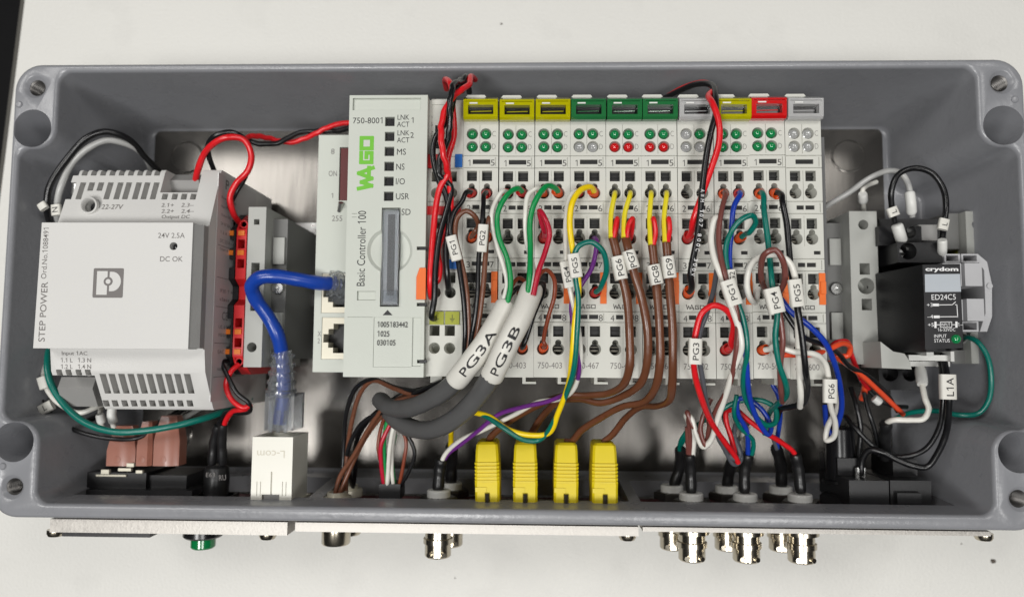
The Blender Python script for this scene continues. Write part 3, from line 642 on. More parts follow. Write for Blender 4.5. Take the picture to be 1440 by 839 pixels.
for i, (capc, leds, num, label) in enumerate(MODS):
    off = Vector((12 * i, 0, 0))
    if i == 0: t = mod; tag(t, label, 'I/O module', GR)
    else:
        t = thing('io_module', label, 'I/O module', Vector((MX0, 13, 20)) + off, GR)
        for ch in base_parts:
            if ch.name.startswith('lettering') and i == 9: continue
            c = ch.copy(); COL.objects.link(c); c.parent = t; ORG[c.name] = ORG[t.name]
        if i == 9: module_print(MX0 + 108, t, False)
    ORG_t = ORG[t.name]; ORG[t.name] = Vector((MX0, 13, 20))              # parts are built at the first module's place, the root carries them
    add_cap(capc, t)
    for j, l in enumerate(leds):
        mb = MB(); lx, ly = (0, 4.6)[j % 2], (188, 206)[j // 2]
        mb.lathe((MX0 + 3.05 + lx, yv(ly), ZF - 1.4), (0, 0, 1), [(1.62, 0), (1.6, .6), (1.45, 1.25), (1.05, 1.8), (.5, 2.1), (.04, 2.16)] if l != 'c' else [(1.62, 0), (1.6, .4), (1.2, .6), (.8, .3), (.05, .25)], 20)
        mb.build('indicator_lamp', {'g': 'led_green', 'r': 'led_red', 'c': 'led_clear'}[l], t)
    mb = MB(); letters(mb, num, (MX0 + 5.4, yv(514), ZF + .05), (1, 0, 0), (0, 1, 0), 2.0, 8.0); mb.build('lettering', 'print_grey', t, smooth=0)
    ORG[t.name] = ORG_t; t.rotation_euler = [math.radians(random.uniform(-.14, .14)) for _ in range(3)]
# grey end plate closing the row
xe = MX0 + 120
mb = MB(); mb.box(xe + .1, xe + 3.6, yv(505), yv(185), 22, 74, bev=.5); tag(mb.build('end_plate', 'module_edge', None, (xe + 2, 13, 20)), 'dark grey end plate closing the row of modules', 'end plate')
# supply module beside the controller
sx = MX0 - 12.1
sup = thing('supply_module', 'supply module with red, blue and yellow-green contacts under twisted red and black wires', 'supply module', (sx, 13, 20))
mb = MB(); mb.box(sx + .2, sx + 12, yv(531), yv(139), 24, ZF - .6, bev=.3); zs = ZF - .6; a = MB(); b = MB(); g = MB()
for r in range(4):
    for c in HX:
        ys = yv(SQ[r]); a.box(sx + c - 1.7, sx + c + 1.7, ys - 1.75, ys + 1.75, ZF - 12, ZF + 2)
        y = yv(ROWS[r]); b.lathe((sx + c, y, ZF + 2), (0, 0, -1), [(2.1, 0), (2.1, 2), (1.75, 3.2), (1.6, 10)], 20)
g.box(sx + 2.2, sx + 4.4, yv(185), yv(174), zs - 2, zs + 2); g.box(sx + 2.2, sx + 4.4, yv(208), yv(196), zs - 2, zs + 2)
g.box(sx + 1, sx + 9, yv(213), yv(145), zs - .5, zs + 2)
for s in (219, 236, 283, 300, 363, 380, 438, 457): g.box(sx - 1, sx + 14, yv(s) - .12, yv(s) + .12, zs - .5, zs + 2)
boolean(mb, [a, b, g]).build('housing', 'module_plastic', sup, smooth=30)
mb = MB(); mb.box(sx + .5, sx + 11.3, yv(520), yv(180), ZF - 16, ZF - 12.2); mb.build('socket_shade_floor', 'socket_dark', sup)  # dark slab again stands for the shade deep in the holes
for nm, m, (p0, q0, p1, q1) in (('contact_marker', 'red_plastic', (602, 217, 618, 236)), ('contact_marker', 'blue_tab', (640, 217, 650, 235)), ('contact_marker', 'red_plastic', (600, 290, 648, 302)), ('contact_marker', 'blue_tab', (628, 365, 644, 378)),
                                ('contact_marker', 'ground_tab', (604, 438, 624, 456)), ('contact_marker', 'ground_tab', (626, 438, 646, 456))):
    mb = MB(); mb.box(*rect(p0, q0, p1, q1, ZF), zs - .4, zs + .8, bev=.2); o = mb.build(nm, m, sup)
    if m == 'ground_tab':
        mb = MB(); cx, cy = (p0 + p1) / 2, (q0 + q1) / 2
        for wq, yq in ((7, 1), (4.6, 3), (2.2, 5)): mb.box(*rect(cx - wq / 2, cy + yq - .4, cx + wq / 2, cy + yq + .4, ZF), zs + .8, zs + .85)
        mb.box(*rect(cx - .4, cy - 5, cx + .4, cy + 1, ZF), zs + .8, zs + .85); mb.build('earth_symbol', 'print_black', o, smooth=0)
for py_ in (158, 168, 180, 203):
    p = P(616 if py_ > 175 else 630, py_, ZF); mb = MB(); mb.box(p.x - 1.1, p.x + 1.1, p.y - 1.2, p.y + 1.2, zs - 1.9, zs - .3, bev=.15); mb.build('indicator_window', 'black_gloss' if py_ > 175 else 'led_clear', sup)
mb = MB()
for py_, ch in ((160, 'A'), (172, 'B'), (186, 'C'), (200, 'D')): letters(mb, ch, (P(605.5, py_, ZF).x, yv(py_), zs - .4), (1, 0, 0), (0, 1, 0), 1.7, 1.1)
mb.build('lettering', 'print_grey', sup, smooth=0)
mb = MB(); mb.prism([(sx + .6, yv(143)), (sx + .6, yv(134)), (sx + 8, yv(134)), (sx + 8, yv(143))], 'z', 66, 78, bev=.2); mb.build('latch', 'module_plastic', sup)
mb = MB(); mb.box(sx + 8.8, sx + 11.6, yv(540), yv(529), 60, 74, bev=.2); mb.box(sx + 1, sx + 5, yv(541), yv(529), 60, 74, bev=.2); mb.build('latch', 'module_plastic', sup)
# ------------------------------------------------------------------ relay, its socket and the earth terminal on the right
sk = thing('relay_socket', 'black relay socket with screw terminals and grey retaining clip', 'relay socket', (135, 13, 16))
def pb(mb, px0, py0, px1, py1, z0, z1, bev=.3, seg=1): return mb.box(*rect(px0, py0, px1, py1, z1), z0, z1, bev=bev, seg=seg)
mb = MB(); pb(mb, 1240, 308, 1330, 515, 18, 42, .6); mb.build('base', 'relay_black', sk)
mb = MB(); pb(mb, 1236, 318, 1296, 345, 20, 55, .6); c = P(1279, 326, 55)
boolean(mb, [MB().cyl((c.x, c.y, 46), (c.x, c.y, 60), 2.4, n=24)]).build('upper_block', 'relay_black', sk)
mb = MB(); mb.lathe((c.x, c.y, 47), (0, 0, 1), [(2, 0), (2, 1.6), (.5, 1.6), (.4, .8), (.05, .8)], 18); mb.build('terminal_screw', 'steel', sk)
mb = MB(); pb(mb, 1262, 341, 1325, 369, 20, 62, .6, 2); c = P(1277, 353, 62)
boolean(mb, [MB().cyl((c.x, c.y, 50), (c.x, c.y, 70), 3.0, n=28)]).build('terminal_block', 'relay_black', sk)
mb = MB(); mb.lathe((c.x, c.y, 52), (0, 0, 1), [(2.5, 0), (2.5, 2), (2.1, 2.4), (.4, 2.4), (.4, 1.4), (.05, 1.4)], 18); mb.build('terminal_screw', 'steel', sk)
mb = MB(); c = P(1277, 353, 62); mb.box(c.x - 2.3, c.x + 2.3, c.y - .35, c.y + .35, 54.2, 55.2); mb.build('screw_slot', 'socket_dark', sk)
mb = MB(); pb(mb, 1292, 316, 1318, 338, 20, 54, .3); mb.build('coil_terminal', 'psu_grey', sk)
mb = MB(); pb(mb, 1236, 512, 1302, 548, 18, 36, .5); cs = []
for px in (1252, 1280): c = P(px, 525, 36); cs.append(MB().cyl((c.x, c.y, 28), (c.x, c.y, 40), 3.0, n=22))
boolean(mb, cs).build('lower_block', 'relay_black', sk)
# retaining clip
mb = MB(); mb.prism([(P(a, b, 66).x, P(a, b, 66).y) for a, b in ((1238, 480), (1256, 494), (1272, 497), (1280, 509), (1282, 519), (1240, 517))], 'z', 50, 66, bev=.4); mb.build('clip_lip', 'bracket_grey', sk)
mb = MB(); pb(mb, 1278, 499, 1341, 507, 40, 62, .3); pb(mb, 1272, 508, 1336, 515, 40, 55, .3); pb(mb, 1337, 494, 1342, 508, 40, 64, .2); pb(mb, 1303, 495, 1313, 500, 50, 66, .2); mb.build('clip_foot', 'white_nylon', sk)
def hollow(px0, py0, px1, py1, z0, z1, nm):
    x0, x1, y0, y1 = rect(px0, py0, px1, py1, z1); mb = MB(); mb.box(x0, x1, y0, y1, z0, z1, bev=.4)
    boolean(mb, [MB().box(x0 + 1.2, x1 - 1.2, y0 + 1, y1 - 1, z0 + 3, z0 + 8)]).build(nm, 'socket_grey', sk)
for a, b in (((1326, 370), (1352, 402)), ((1357, 370), (1381, 402)), ((1328, 421), (1354, 450)), ((1360, 420), (1384, 451))): hollow(a[0], a[1], b[0], b[1], 52, 70, 'clip_arm')
for py0, py1 in ((357, 369.4), (451.5, 466)):
    for px0, px1 in ((1328, 1350), (1352, 1376)):
        x0, x1, y0, y1 = rect(px0, py0, px1, py1, 62); mb = MB(); mb.box(x0, x1, y0, y1, 48, 62, bev=.2)
        boolean(mb, [MB().box(x0 + .6, x1 - .6, y0 + .6, y1 - .5, 52, 70)]).build('clip_pocket', 'socket_grey', sk)
mb = MB(); mb.prism([tuple(P(a, b, 58).xy) for a, b in ((1375, 357), (1388, 368), (1395, 400), (1395, 445), (1388, 466), (1378, 466), (1386, 440), (1384, 380), (1375, 366))], 'z', 44, 58, bev=.4); mb.build('clip_rail', 'socket_grey', sk)
c = P(1391, 402, 58); mb = MB(); mb.cyl((c.x, c.y, 50), (c.x, c.y, 58.5), 1.0); mb.build('clip_pin', 'socket_grey', sk)
# relay
RZ = 80.0
rl = thing('solid_state_relay', 'black plug-in relay with white print and a green status lamp', 'relay', (140, 8, 44))
x0, x1, y0, y1 = rect(1299, 373, 1353, 494, RZ)
a = P(1297, 372, RZ); b = P(1350, 371, RZ); c = P(1355, 492, RZ); d_ = P(1303, 495, RZ)
poly = [(a.x, a.y), (d_.x, d_.y), (c.x, c.y), (b.x, b.y)]
lo = [(x + (-3.2 if i < 2 else 0), y + (0.0), 46) for i, (x, y) in enumerate(poly)]
mb = MB(); mb.loft([lo, [(x, y, RZ) for x, y in poly]], bev=.5, seg=2)
q = P(1328, 493, RZ); q2 = P(1348, 493, RZ); rb = boolean(mb, [MB().box(q.x - 2.2, q.x + 2.2, q.y - 2, q.y + 1, RZ - 3, RZ + 2), MB().box(q2.x - 1.3, q2.x + 1.3, q2.y - 2, q2.y + 1, RZ - 3, RZ + 2)]).build('case', 'relay_black', rl)
def quad(nm, pts, z, m, par):
    mb = MB(); mb._f(mb._v([P(u, v, z) for u, v in pts])); return mb.build(nm, m, par, smooth=0)
zl = RZ + .05; fl_ = quad('face_label', [(1301, 491), (1353.5, 489), (1349, 373.5), (1298.5, 374.5)], zl, 'relay_label', rl)
quad('write_on_field', [(1301, 410.5), (1351.5, 410), (1350, 385), (1300.5, 385.5)], zl + .05, 'relay_blank', fl_)
z2 = zl + .1
lettering([('crydom', 1324.5, 379, 7.5, 45, 0, .035), ('ED24C5', 1327, 417.5, 7.5, 33, 1), ('+3', 1307.5, 428.5, 5, 8, 1), ('–4', 1308, 445, 5, 8, 1), ('+5', 1309, 456.5, 5, 8, 1), ('1–', 1350.5, 456, 5, 7, 1),
           ('INPUT', 1330, 456.2, 4.2, 12.5, 1), ('16-32VDC', 1331, 463.2, 4.5, 24, 1), ('INPUT\nSTATUS', 1324.5, 475.5, 11, 21, 1)], z2, 'print_white', fl_)
mb = MB()
def bar(x0_, y0_, x1_, y1_, wpx):
    a, b = P(x0_, y0_, z2), P(x1_, y1_, z2); t = (b - a).normalized(); n = Vector((-t.y, t.x, 0)) * (wpx * mmpx(z2) / 2)
    mb._f(mb._v([a + n, a - n, b - n, b + n]))
for s_ in ((1312, 428.5, 1320.5, 428.5, 3.6), (1320, 428.5, 1340, 428.3, 1), (1339, 428.3, 1344, 424, 1), (1343, 428.2, 1346, 428.2, 1), (1345.6, 428, 1346.8, 446, 1), (1313, 445.3, 1321.5, 445.2, 3.6), (1321, 445.2, 1347, 445, 1),
           (1315.5, 452, 1315.5, 461, 3), (1317, 456.4, 1322, 456.4, .9), (1338.5, 456.3, 1343.5, 456.3, .9), (1345, 451.8, 1345, 460.5, 3), (1322, 452.5, 1338.5, 452.3, .8), (1322, 460, 1338.5, 459.9, .8), (1322.3, 452.3, 1322.3, 460.2, .8), (1338.4, 452.3, 1338.4, 460.2, .8)): bar(*s_)
mb.build('wiring_diagram', 'print_white', fl_, smooth=0)
c = P(1344, 476.5, RZ); mb = MB(); mb.lathe((c.x, c.y, RZ), (0, 0, 1), [(1.55, 0), (1.5, .5), (1.2, 1.0), (.7, 1.3), (.04, 1.45)], 20); mb.build('indicator_lamp', 'led_green', rl)
# earth terminal right of the socket
et = thing('earth_terminal', 'grey earth terminal with green-yellow insert by the right wall', 'terminal', (155, 13, 16))
EZ = 44.0
x0, x1, y0, y1 = rect(1362, 297, 1400, 511, EZ); mb = MB(); mb.box(x0, x1, y0, y1, 18, EZ, bev=.5, seg=2)
h1 = P(1374, 316, EZ); h2 = P(1388, 497, EZ)
boolean(mb, [MB().cyl((h1.x, h1.y, EZ - 8), (h1.x, h1.y, EZ + 3), 1.9, n=22), MB().box(h2.x - 1.8, h2.x + 1.8, h2.y - 2, h2.y + 1.5, EZ - 8, EZ + 3)]).build('housing', 'bracket_grey', et)
mb = MB(); pb(mb, 1349, 305, 1360, 505, 18, 38, .4); mb.build('earth_insert', 'ground_tab', et)
mb = MB(); pb(mb, 1330, 300, 1348, 350, 18, 40, .5); mb.build('foot', 'bracket_dark', et); mb = MB(); pb(mb, 1338, 492, 1362, 511, 18, 40, .4); mb.build('foot', 'bracket_dark', et)
c = P(1361, 474, 50); mb = MB(); mb.lathe((c.x, c.y, 40), (0, 0, 1), [(2.4, 0), (2.4, 6), (1.8, 6), (1.8, 2)], 20); mb.build('wire_entry', 'bracket_dark', et)
# ------------------------------------------------------------------ connectors in the front wall
YI = -79.0
def px_at(px, py, z): return P(px, py, z).x
def bnc(label, px, z, group, out=True, tail=True):
    x = P(px, 697, z).x
    t = thing('bayonet_connector', label, 'connector', (x, -80, z), group)
    mb = MB(); mb.lathe((x, -79.3, z), (0, 1, 0), [(7.0, 0), (7.0, 2.2), (6.4, 2.8), (4.4, 2.8)], 6); mb.build('hex_nut', 'dark_metal', t, smooth=20)
    mb = MB(); mb.lathe((x, -76.6, z), (0, 1, 0), [(4.3, 0), (4.3, 2.2), (3.9, 2.6), (2, 2.6), (2, 1)], 28); mb.build('insulator', 'white_nylon', t)
    mb = MB(); mb.lathe((x, -86.9, z), (0, -1, 0), [(6.3, 0), (6.3, 1.4), (4.8, 1.6), (4.8, 4.2), (5.4, 4.4), (5.4, 6.2), (4.8, 6.4), (4.8, 10.6), (4.4, 11.1), (3.6, 11.1), (3.6, 6)], 28); mb.build('barrel', 'nickel', t)
    for s_ in (-1, 1):
        mb = MB(); mb.cyl((x + s_ * 4.6 * .5, -96.4, z + 4.1 * 1), (x + s_ * 4.6 * .6, -96.4, z + 5.2), .9, n=10); mb.build('bayonet_lug', 'nickel', t)
    return x
G = 'bayonet connectors on the connector plates'
BX = {}
for nm, px, z, lab in (('a', 972, 50, 'bayonet connector with white ring fed by the white and umber wires'), ('b', 1048, 50, 'middle of the three upper bayonet connectors, blue and teal tail'),
                       ('c', 1125, 50, 'upper bayonet connector with red wire tail nearest the black outlet'), ('d', 945, 34, 'lower bayonet connector partly hidden, teal wire tail'),
                       ('e', 1022, 34, 'lower bayonet connector behind the blue and teal tail'), ('f', 1098, 34, 'lower bayonet connector behind the red wire tail'), ('g', 617, 50, 'single bayonet connector on the middle plate beside the yellow plugs'), ('h', 634, 34, 'lower bayonet connector behind the single one beside the yellow plugs')):
    BX[nm] = (bnc(lab, px, z, G), z)
# thermocouple plugs
def tc_plug(px0, px1, label):
    z1 = 60; x0, x1 = P(px0, 668, z1).x, P(px1, 668, z1).x; y1 = P(690, 622, z1).y; y0 = -80.4
    t = thing('thermocouple_plug', label, 'plug', ((x0 + x1) / 2, y0, 50), 'yellow plugs in the front wall')
    w_ = (x1 - x0) / 2; xm = (x0 + x1) / 2
    mb = MB(); prof = [(y0, 1), (y0 + 9, 1.0), (y0 + 10, 1.02), (y1 - 3, .93), (y1 - .8, .88), (y1, .7)]
    def ring(y, k, zz): return [(xm + s_ * w_ * k, y, z) for s_, z in ((-1, z1 - 15), (1, z1 - 15))] + [(xm + w_ * k, y, z1 - zz - .8), (xm + w_ * k - .8, y, z1 - zz), (xm - w_ * k + .8, y, z1 - zz), (xm - w_ * k, y, z1 - zz - .8)]
    mb.loft([ring(y, k, zz) for (y, k), zz in zip(prof, (0, 0, .1, .6, 1.2, 2.2))]); mb.build('body', 'yellow_plug', t, smooth=25)
    for j in range(6):
        yy = y0 + 11.2 + j * 1.25; k = .93; mb = MB(); mb.loft([[(xm - w_ * k - .35, yy - .3 + d, z1 - 12), (xm + w_ * k + .35, yy - .3 + d, z1 - 12), (xm + w_ * k + .35, yy - .3 + d, z1 - .3), (xm + w_ * k - .6, yy - .3 + d, z1 + .25), (xm - w_ * k + .6, yy - .3 + d, z1 + .25), (xm - w_ * k - .35, yy - .3 + d, z1 - .3)] for d in (0, .62)]); mb.build('grip_rib', 'yellow_plug', t, smooth=0)
    mb = MB(); mb.box(xm - w_ * .98, xm - .2, y0 + 7.6, y0 + 9.2, z1 - 1, z1 + .3, bev=.15); mb.build('notch_bar', 'yellow_plug', t)
    mb = MB(); pr = [(.95, 0)]
    for j in range(7): pr += [(.75, j * .5 + .25), (.95, j * .5 + .5)]
    mb.lathe((xm, y0 + 3.6, z1 + .25), (0, 1, 0), pr, 12); mb.build('screw', 'dark_metal', t, smooth=20)
    for s_ in (-1, 1):
        mb = MB(); mb.box(xm + s_ * (w_ + .4), xm + s_ * (w_ + 3.2), -79.2, -77.2, 49, 56, bev=.3); mb.build('spring_clip', 'steel', t)
    t.rotation_euler.z = math.radians(random.uniform(-1.3, 1.3))
    return Vector((xm, y1, z1 - 6))
TC = [tc_plug(669, 703, 'yellow plug nearest the bayonet connector, first of four'), tc_plug(722, 756, 'second yellow plug counting from the bayonet connector'),
      tc_plug(779, 813, 'third yellow plug counting from the bayonet connector'), tc_plug(833, 869, 'yellow plug farthest from the single bayonet connector, last of four')]
# mains inlet
inl = thing('mains_inlet', 'black mains inlet with three brown insulated spade boots', 'inlet', (P(180, 690, 45).x, -80, 40))
mb = MB(); mb.box(*rect(122, 664, 205, 700, 47), 24, 47, bev=.6); mb.box(*rect(206, 668, 262, 700, 45), 24, 45, bev=.6); mb.box(*rect(116, 690, 266, 712, 52), 22, 50, bev=.6); mb.build('body', 'black_plastic', inl)
mb = MB(); mb.box(P(118, 742, 50).x, P(236, 742, 50).x, -89.6, -86.8, 22, 63, bev=.6); mb.build('flange', 'black_plastic', inl)
for a in ((135, 667, 177, 669.5, 47.8), (142, 660, 153, 666, 48.2), (166, 658, 184, 662, 48.4), (178, 651, 188, 656, 50), (191, 661, 200, 665, 48)):
    mb = MB(); mb.box(*rect(*a[:4], a[4]), a[4] - 1.4, a[4], bev=.25); mb.build('solder_tag', 'port_metal', inl)
for (a, b, c_, d_, z) in ((150, 618, 188, 655, 50), (192, 612, 212, 655, 52), (216, 604, 250, 655, 52)):
    x0, x1, y0, y1 = rect(a, b, c_, d_, z); m_ = (x0 + x1) / 2
    mb = MB(); w_ = (x1 - x0) / 2
    def rg(y, k, zz): return [(m_ + w_ * k * u, y, z - 4.2 + 4.2 * v * zz) for u, v in ((-1, -1), (-.2, -1), (.5, -1), (1, -.7), (1, .7), (.5, 1), (-.2, 1), (-1, 1))]
    mb.loft([rg(y0, 1, 1), rg(y1 - 4, 1, 1), rg(y1, .85, .9), rg(y1 + 5, .6, .7)]); o = mb.build('spade_boot', 'boot_brown', inl, smooth=40)
    mb = MB(); mb.lathe((m_ - w_ * .2, y0 + 2.4, z - .1), (0, 0, 1), [(1.3, 0), (1.2, .2), (.05, .25)], 18); mb.build('boot_dimple', 'boot_brown', o)
# push button
bx = P(304, 690, 46).x
bt = thing('push_button', 'green push button with black shrink-wrapped body in the front wall', 'push button', (bx, -80, 46))
mb = MB(); mb.lathe((bx, -79, 46), (0, 1, 0), [(6.4, 0), (6.4, 1.4), (4.6, 1.4), (4.5, 4), (4.7, 8), (4.3, 11.5), (3.2, 12.5), (1, 12.5)], 28); mb.build('body', 'heatshrink', bt)
mb = MB(); mb.box(bx - 7.5, bx + 6.5, -79.2, -77.6, 40, 50, bev=.3); mb.build('mounting_nut', 'dark_metal', bt)
mb = MB(); mb.lathe((bx, -86.8, 55.5), (0, -1, 0), [(7.0, 0), (7.0, 3.4), (6.4, 4.0), (4.4, 4.0)], 28); mb.build('bezel', 'black_gloss', bt)
mb = MB(); mb.lathe((bx, -89.6, 55.5), (0, -1, 0), [(4.3, 0), (4.3, 4.6), (3.9, 5.1), (.05, 5.2)], 28); mb.build('actuator', 'green_button', bt)
mb = MB(); c = P(313, 671, 50.8); letters(mb, 'RU', (c.x, c.y, 50.9), (1, .12, 0), (-.12, 1, 0), 2.0, 2.6); c = P(298, 667, 50.6); letters(mb, 'E63', (c.x - .4, c.y, 50.85), (1, 0, 0), (0, 1, 0), 1.6, 3.4); mb.build('lettering', 'print_grey', bt, smooth=0)
# network coupler
ec = thing('network_coupler', 'cream network coupler holding the clear plug, in the front wall', 'coupler', (P(385, 690, 58).x, -80, 45))
EZ2 = 61.0
x0, x1, y0, y1 = rect(354, 614, 411, 694, EZ2)
mb = MB(); mb.box(x0, x1, -79, y1, 43, EZ2, bev=.5, seg=2); xm = (x0 + x1) / 2
cs = [MB().box(xm - 3.4, xm + 3, -79.5, -74.5, EZ2 - 1.6, EZ2 + 3), MB().box(xm - .3, xm + .3, -74.6, -66.5, EZ2 - .8, EZ2 + 3), MB().box(x0 + 2.0, x1 - 2, y1 - 3, y1 + 3, 45.5, 58.5)]
for s_ in (-5.2, -3.9, 4.0, 5.3): cs.append(MB().box(xm + s_ - .12, xm + s_ + .12, -75, -70, EZ2 - .5, EZ2 + 2))
boolean(mb, cs).build('body', 'cream_plastic', ec, smooth=30)
mb = MB(); mb.box(xm - 3.1, xm + 2.7, -78.8, -74.7, EZ2 - 1.55, EZ2 - .9, bev=.1); mb.build('latch', 'psu_grey', ec)
mb = MB(); mb.box(x0 - 1.8, x1 + 1, -79.3, -77.6, 41, EZ2 + .6, bev=.4); mb.build('flange', 'port_metal', ec)
mb = MB(); c = P(381, 638, EZ2); letters(mb, 'L-com', (c.x, c.y, EZ2 + .06), (-1, 0, 0), (0, -1, 0), 2.6, 10, .0); mb.build('lettering', 'cream_shade', ec, smooth=0)
# round sensor connectors on the middle plate
def round_conn(px, z, label):
    x = P(px, 700, z).x; t = thing('round_connector', label, 'connector', (x, -80, z), 'round threaded connectors on the middle plate')
    mb = MB(); mb.lathe((x, -79.3, z), (0, 1, 0), [(5.4, 0), (5.4, 2.2), (5, 2.8), (3.6, 2.8), (3.6, 4.2), (2.9, 4.2), (2.9, 2)], 24); mb.build('nut', 'port_metal', t)
    mb = MB(); mb.lathe((x, -86.8, z), (0, -1, 0), [(5.2, 0), (5.2, 6.4), (4.8, 7.0), (3.8, 7.0), (3.8, 3)], 28); mb.build('threaded_ring', 'nickel', t)
    return x
RC1 = round_conn(474, 51, 'round connector nearest the network coupler, brown and black wires'); RC2 = round_conn(490, 36, 'lower round connector behind the first, single black wire')
x = P(545, 695, 50).x; t = thing('pin_header_connector', 'small black connector fed by green, white and red wires', 'connector', (x, -80, 48))
mb = MB(); mb.box(*rect(532, 681, 562, 703, 53), 42, 52, bev=.4); mb.build('body', 'black_plastic', t)
mb = MB(); mb.lathe((P(545, 752, 46).x, -86.8, 46), (0, -1, 0), [(4.6, 0), (4.6, 1.8), (3.9, 2.6), (.1, 2.6)], 24); mb.build('face_ring', 'nickel', t)
for a in (540, 549):
    mb = MB(); mb.box(*rect(a - 2, 703, a + 2, 708, 52), 49, 51.6, bev=.2); mb.build('pin', 'steel', t)
# black outlet and fuse holder
ou = thing('power_outlet', 'black power outlet block in the corner under the black mains wires', 'outlet', (P(1260, 690, 48).x, -80, 30))
mb = MB(); mb.box(*rect(1196, 676, 1252, 711, 55), 26, 54, bev=.8, seg=2); mb.build('body', 'black_plastic', ou)
mb = MB(); mb.box(*rect(1254, 676, 1312, 711, 54), 26, 53, bev=.5); mb.build('body_half', 'relay_black', ou)
mb = MB(); mb.box(*rect(1262, 693, 1296, 709, 55), 52, 55, bev=.3); mb.build('release_latch', 'black_plastic', ou)
mb = MB(); mb.box(*rect(1256, 645, 1290, 672, 44), 26, 44, bev=.5); mb.box(*rect(1178, 644, 1206, 668, 44), 26, 44, bev=.5); mb.build('rear_terminal', 'relay_black', ou)
c = P(1211, 665, 46); mb = MB(); mb.cyl((c.x - 1, c.y - 2, 45), (c.x - 1, c.y + 2, 45), 1, n=10); mb.cyl((c.x + 1.2, c.y - 2, 45), (c.x + 1.2, c.y + 2, 45), 1, n=10); mb.build('lug', 'steel', ou)
fh = P(1181, 640, 38); mb = MB(); mb.lathe((fh.x, fh.y - 10, 38), (0, 1, 0), [(6.8, 0), (6.8, 1), (5.4, 1.2), (5.4, 20), (4.6, 21), (.1, 21)], 28)
t = thing('fuse_holder', 'black cylindrical fuse holder below the blue and white loop', 'fuse holder', (fh.x, -80, 38)); mb.build('barrel', 'black_gloss', t)
mb = MB(); mb.lathe((fh.x, -79.4, 38), (0, 1, 0), [(8, 0), (8, 3), (7, 3.6), (.1, 3.6)], 6); mb.build('hex_nut', 'black_plastic', t, smooth=20)
# ------------------------------------------------------------------ wires
def enter(i, r, c, lift=3.5, lean=(0, -1)):
    """wire end: deep inside a module's entry, then out of it"""
    p = T(i, r, c); return [p + Vector((0, 0, -5)), p + Vector((0, 0, .5)), p + Vector((lean[0] * 1.6, lean[1] * 1.6, lift))]
def twire(label, col, term, pts, dpx=9.5, fer='orange', lift=4, lean=(0, -1), **k):
    e = enter(*term, lift, lean); o = wire(label, col, e + pts, dpx, **k)
    if fer: collar(o, T(*term) + Vector((0, 0, -.6)), (lean[0] * .5, lean[1] * .5, 1), fer, r=max(1.5, dpx * .12 + .45))
    return o
def twist(label_a, label_b, ca, cb, pts, turns, sep=2.4, dpx=9.5, ph=0.0, tails=((), ()), heads=((), ())):
    c = spline([P(*p) if not isinstance(p, Vector) else p for p in pts], 10); n = len(c); a = []; b = []
    u = Vector((0, 0, 1))
    for i, p in enumerate(c):
        t = (c[min(n - 1, i + 1)] - c[max(0, i - 1)]).normalized(); s_ = t.cross(Vector((0, 0, 1)))
        s_ = s_.normalized() if s_.length > .05 else Vector((1, 0, 0)); v = s_.cross(t); an = ph + turns * 2 * pi * i / (n - 1)
        d = (s_ * math.cos(an) + v * math.sin(an)) * sep / 2; a.append(p + d); b.append(p - d)
    g = lambda l: [P(*p) if not isinstance(p, Vector) else p for p in l]
    return (wire(label_a, ca, g(heads[0]) + a[::2] + g(tails[0]), dpx), wire(label_b, cb, g(heads[1]) + b[::2] + g(tails[1]), dpx))
def shrink(w, pts, r, name='heat_shrink', m='heatshrink'):
    pts = [P(*p) if not isinstance(p, Vector) else p for p in pts]
    mb = MB(); mb.tube(spline(pts), r, 12, rf=lambda t: (1 + .05 * math.sin(t * 17) if m == 'heatshrink' else .84) - (.12 if t < .02 or t > .98 else 0)); return mb.build(name, m, w, smooth=60)

def cable_sleeve(w, pts, text):
    R_ = 3.62; q = [P(*p) for p in pts]; c = spline(q, 8); n = len(c)
    mb = MB(); mb.tube(c, R_, 24, rf=lambda t: (.93 if t < .01 or t > .99 else 1) + .012 * math.sin(t * 23)); o = mb.build('marker_sleeve', 'sleeve_white', w, smooth=60)
    m = n * .56; dl = sum((c[i + 1] - c[i]).length for i in range(n - 1)) / (n - 1)
    lm = MB(); letters(lm, text, Vector((0, 0, 0)), (1, 0, 0), (0, 1, 0), 2.8, 12.6, .008)
    bmesh.ops.triangulate(lm.bm, faces=lm.bm.faces); bmesh.ops.subdivide_edges(lm.bm, edges=lm.bm.edges, cuts=2)
    for vv in lm.bm.verts:                                   # the print follows the round of the sleeve
        a = (vv.co.y - .5) / R_; f = m - vv.co.x / dl; i = max(1, min(n - 2, int(f)))
        t = (c[i - 1] - c[i + 1]).normalized(); side = t.cross(Vector((0, 0, 1))).normalized(); up_ = side.cross(t)
        vv.co = c[i].lerp(c[i + 1], f - i) + (up_ * math.cos(a) - side * math.sin(a)) * (R_ + .14)
    lm.build('lettering', 'print_black', o, smooth=0)
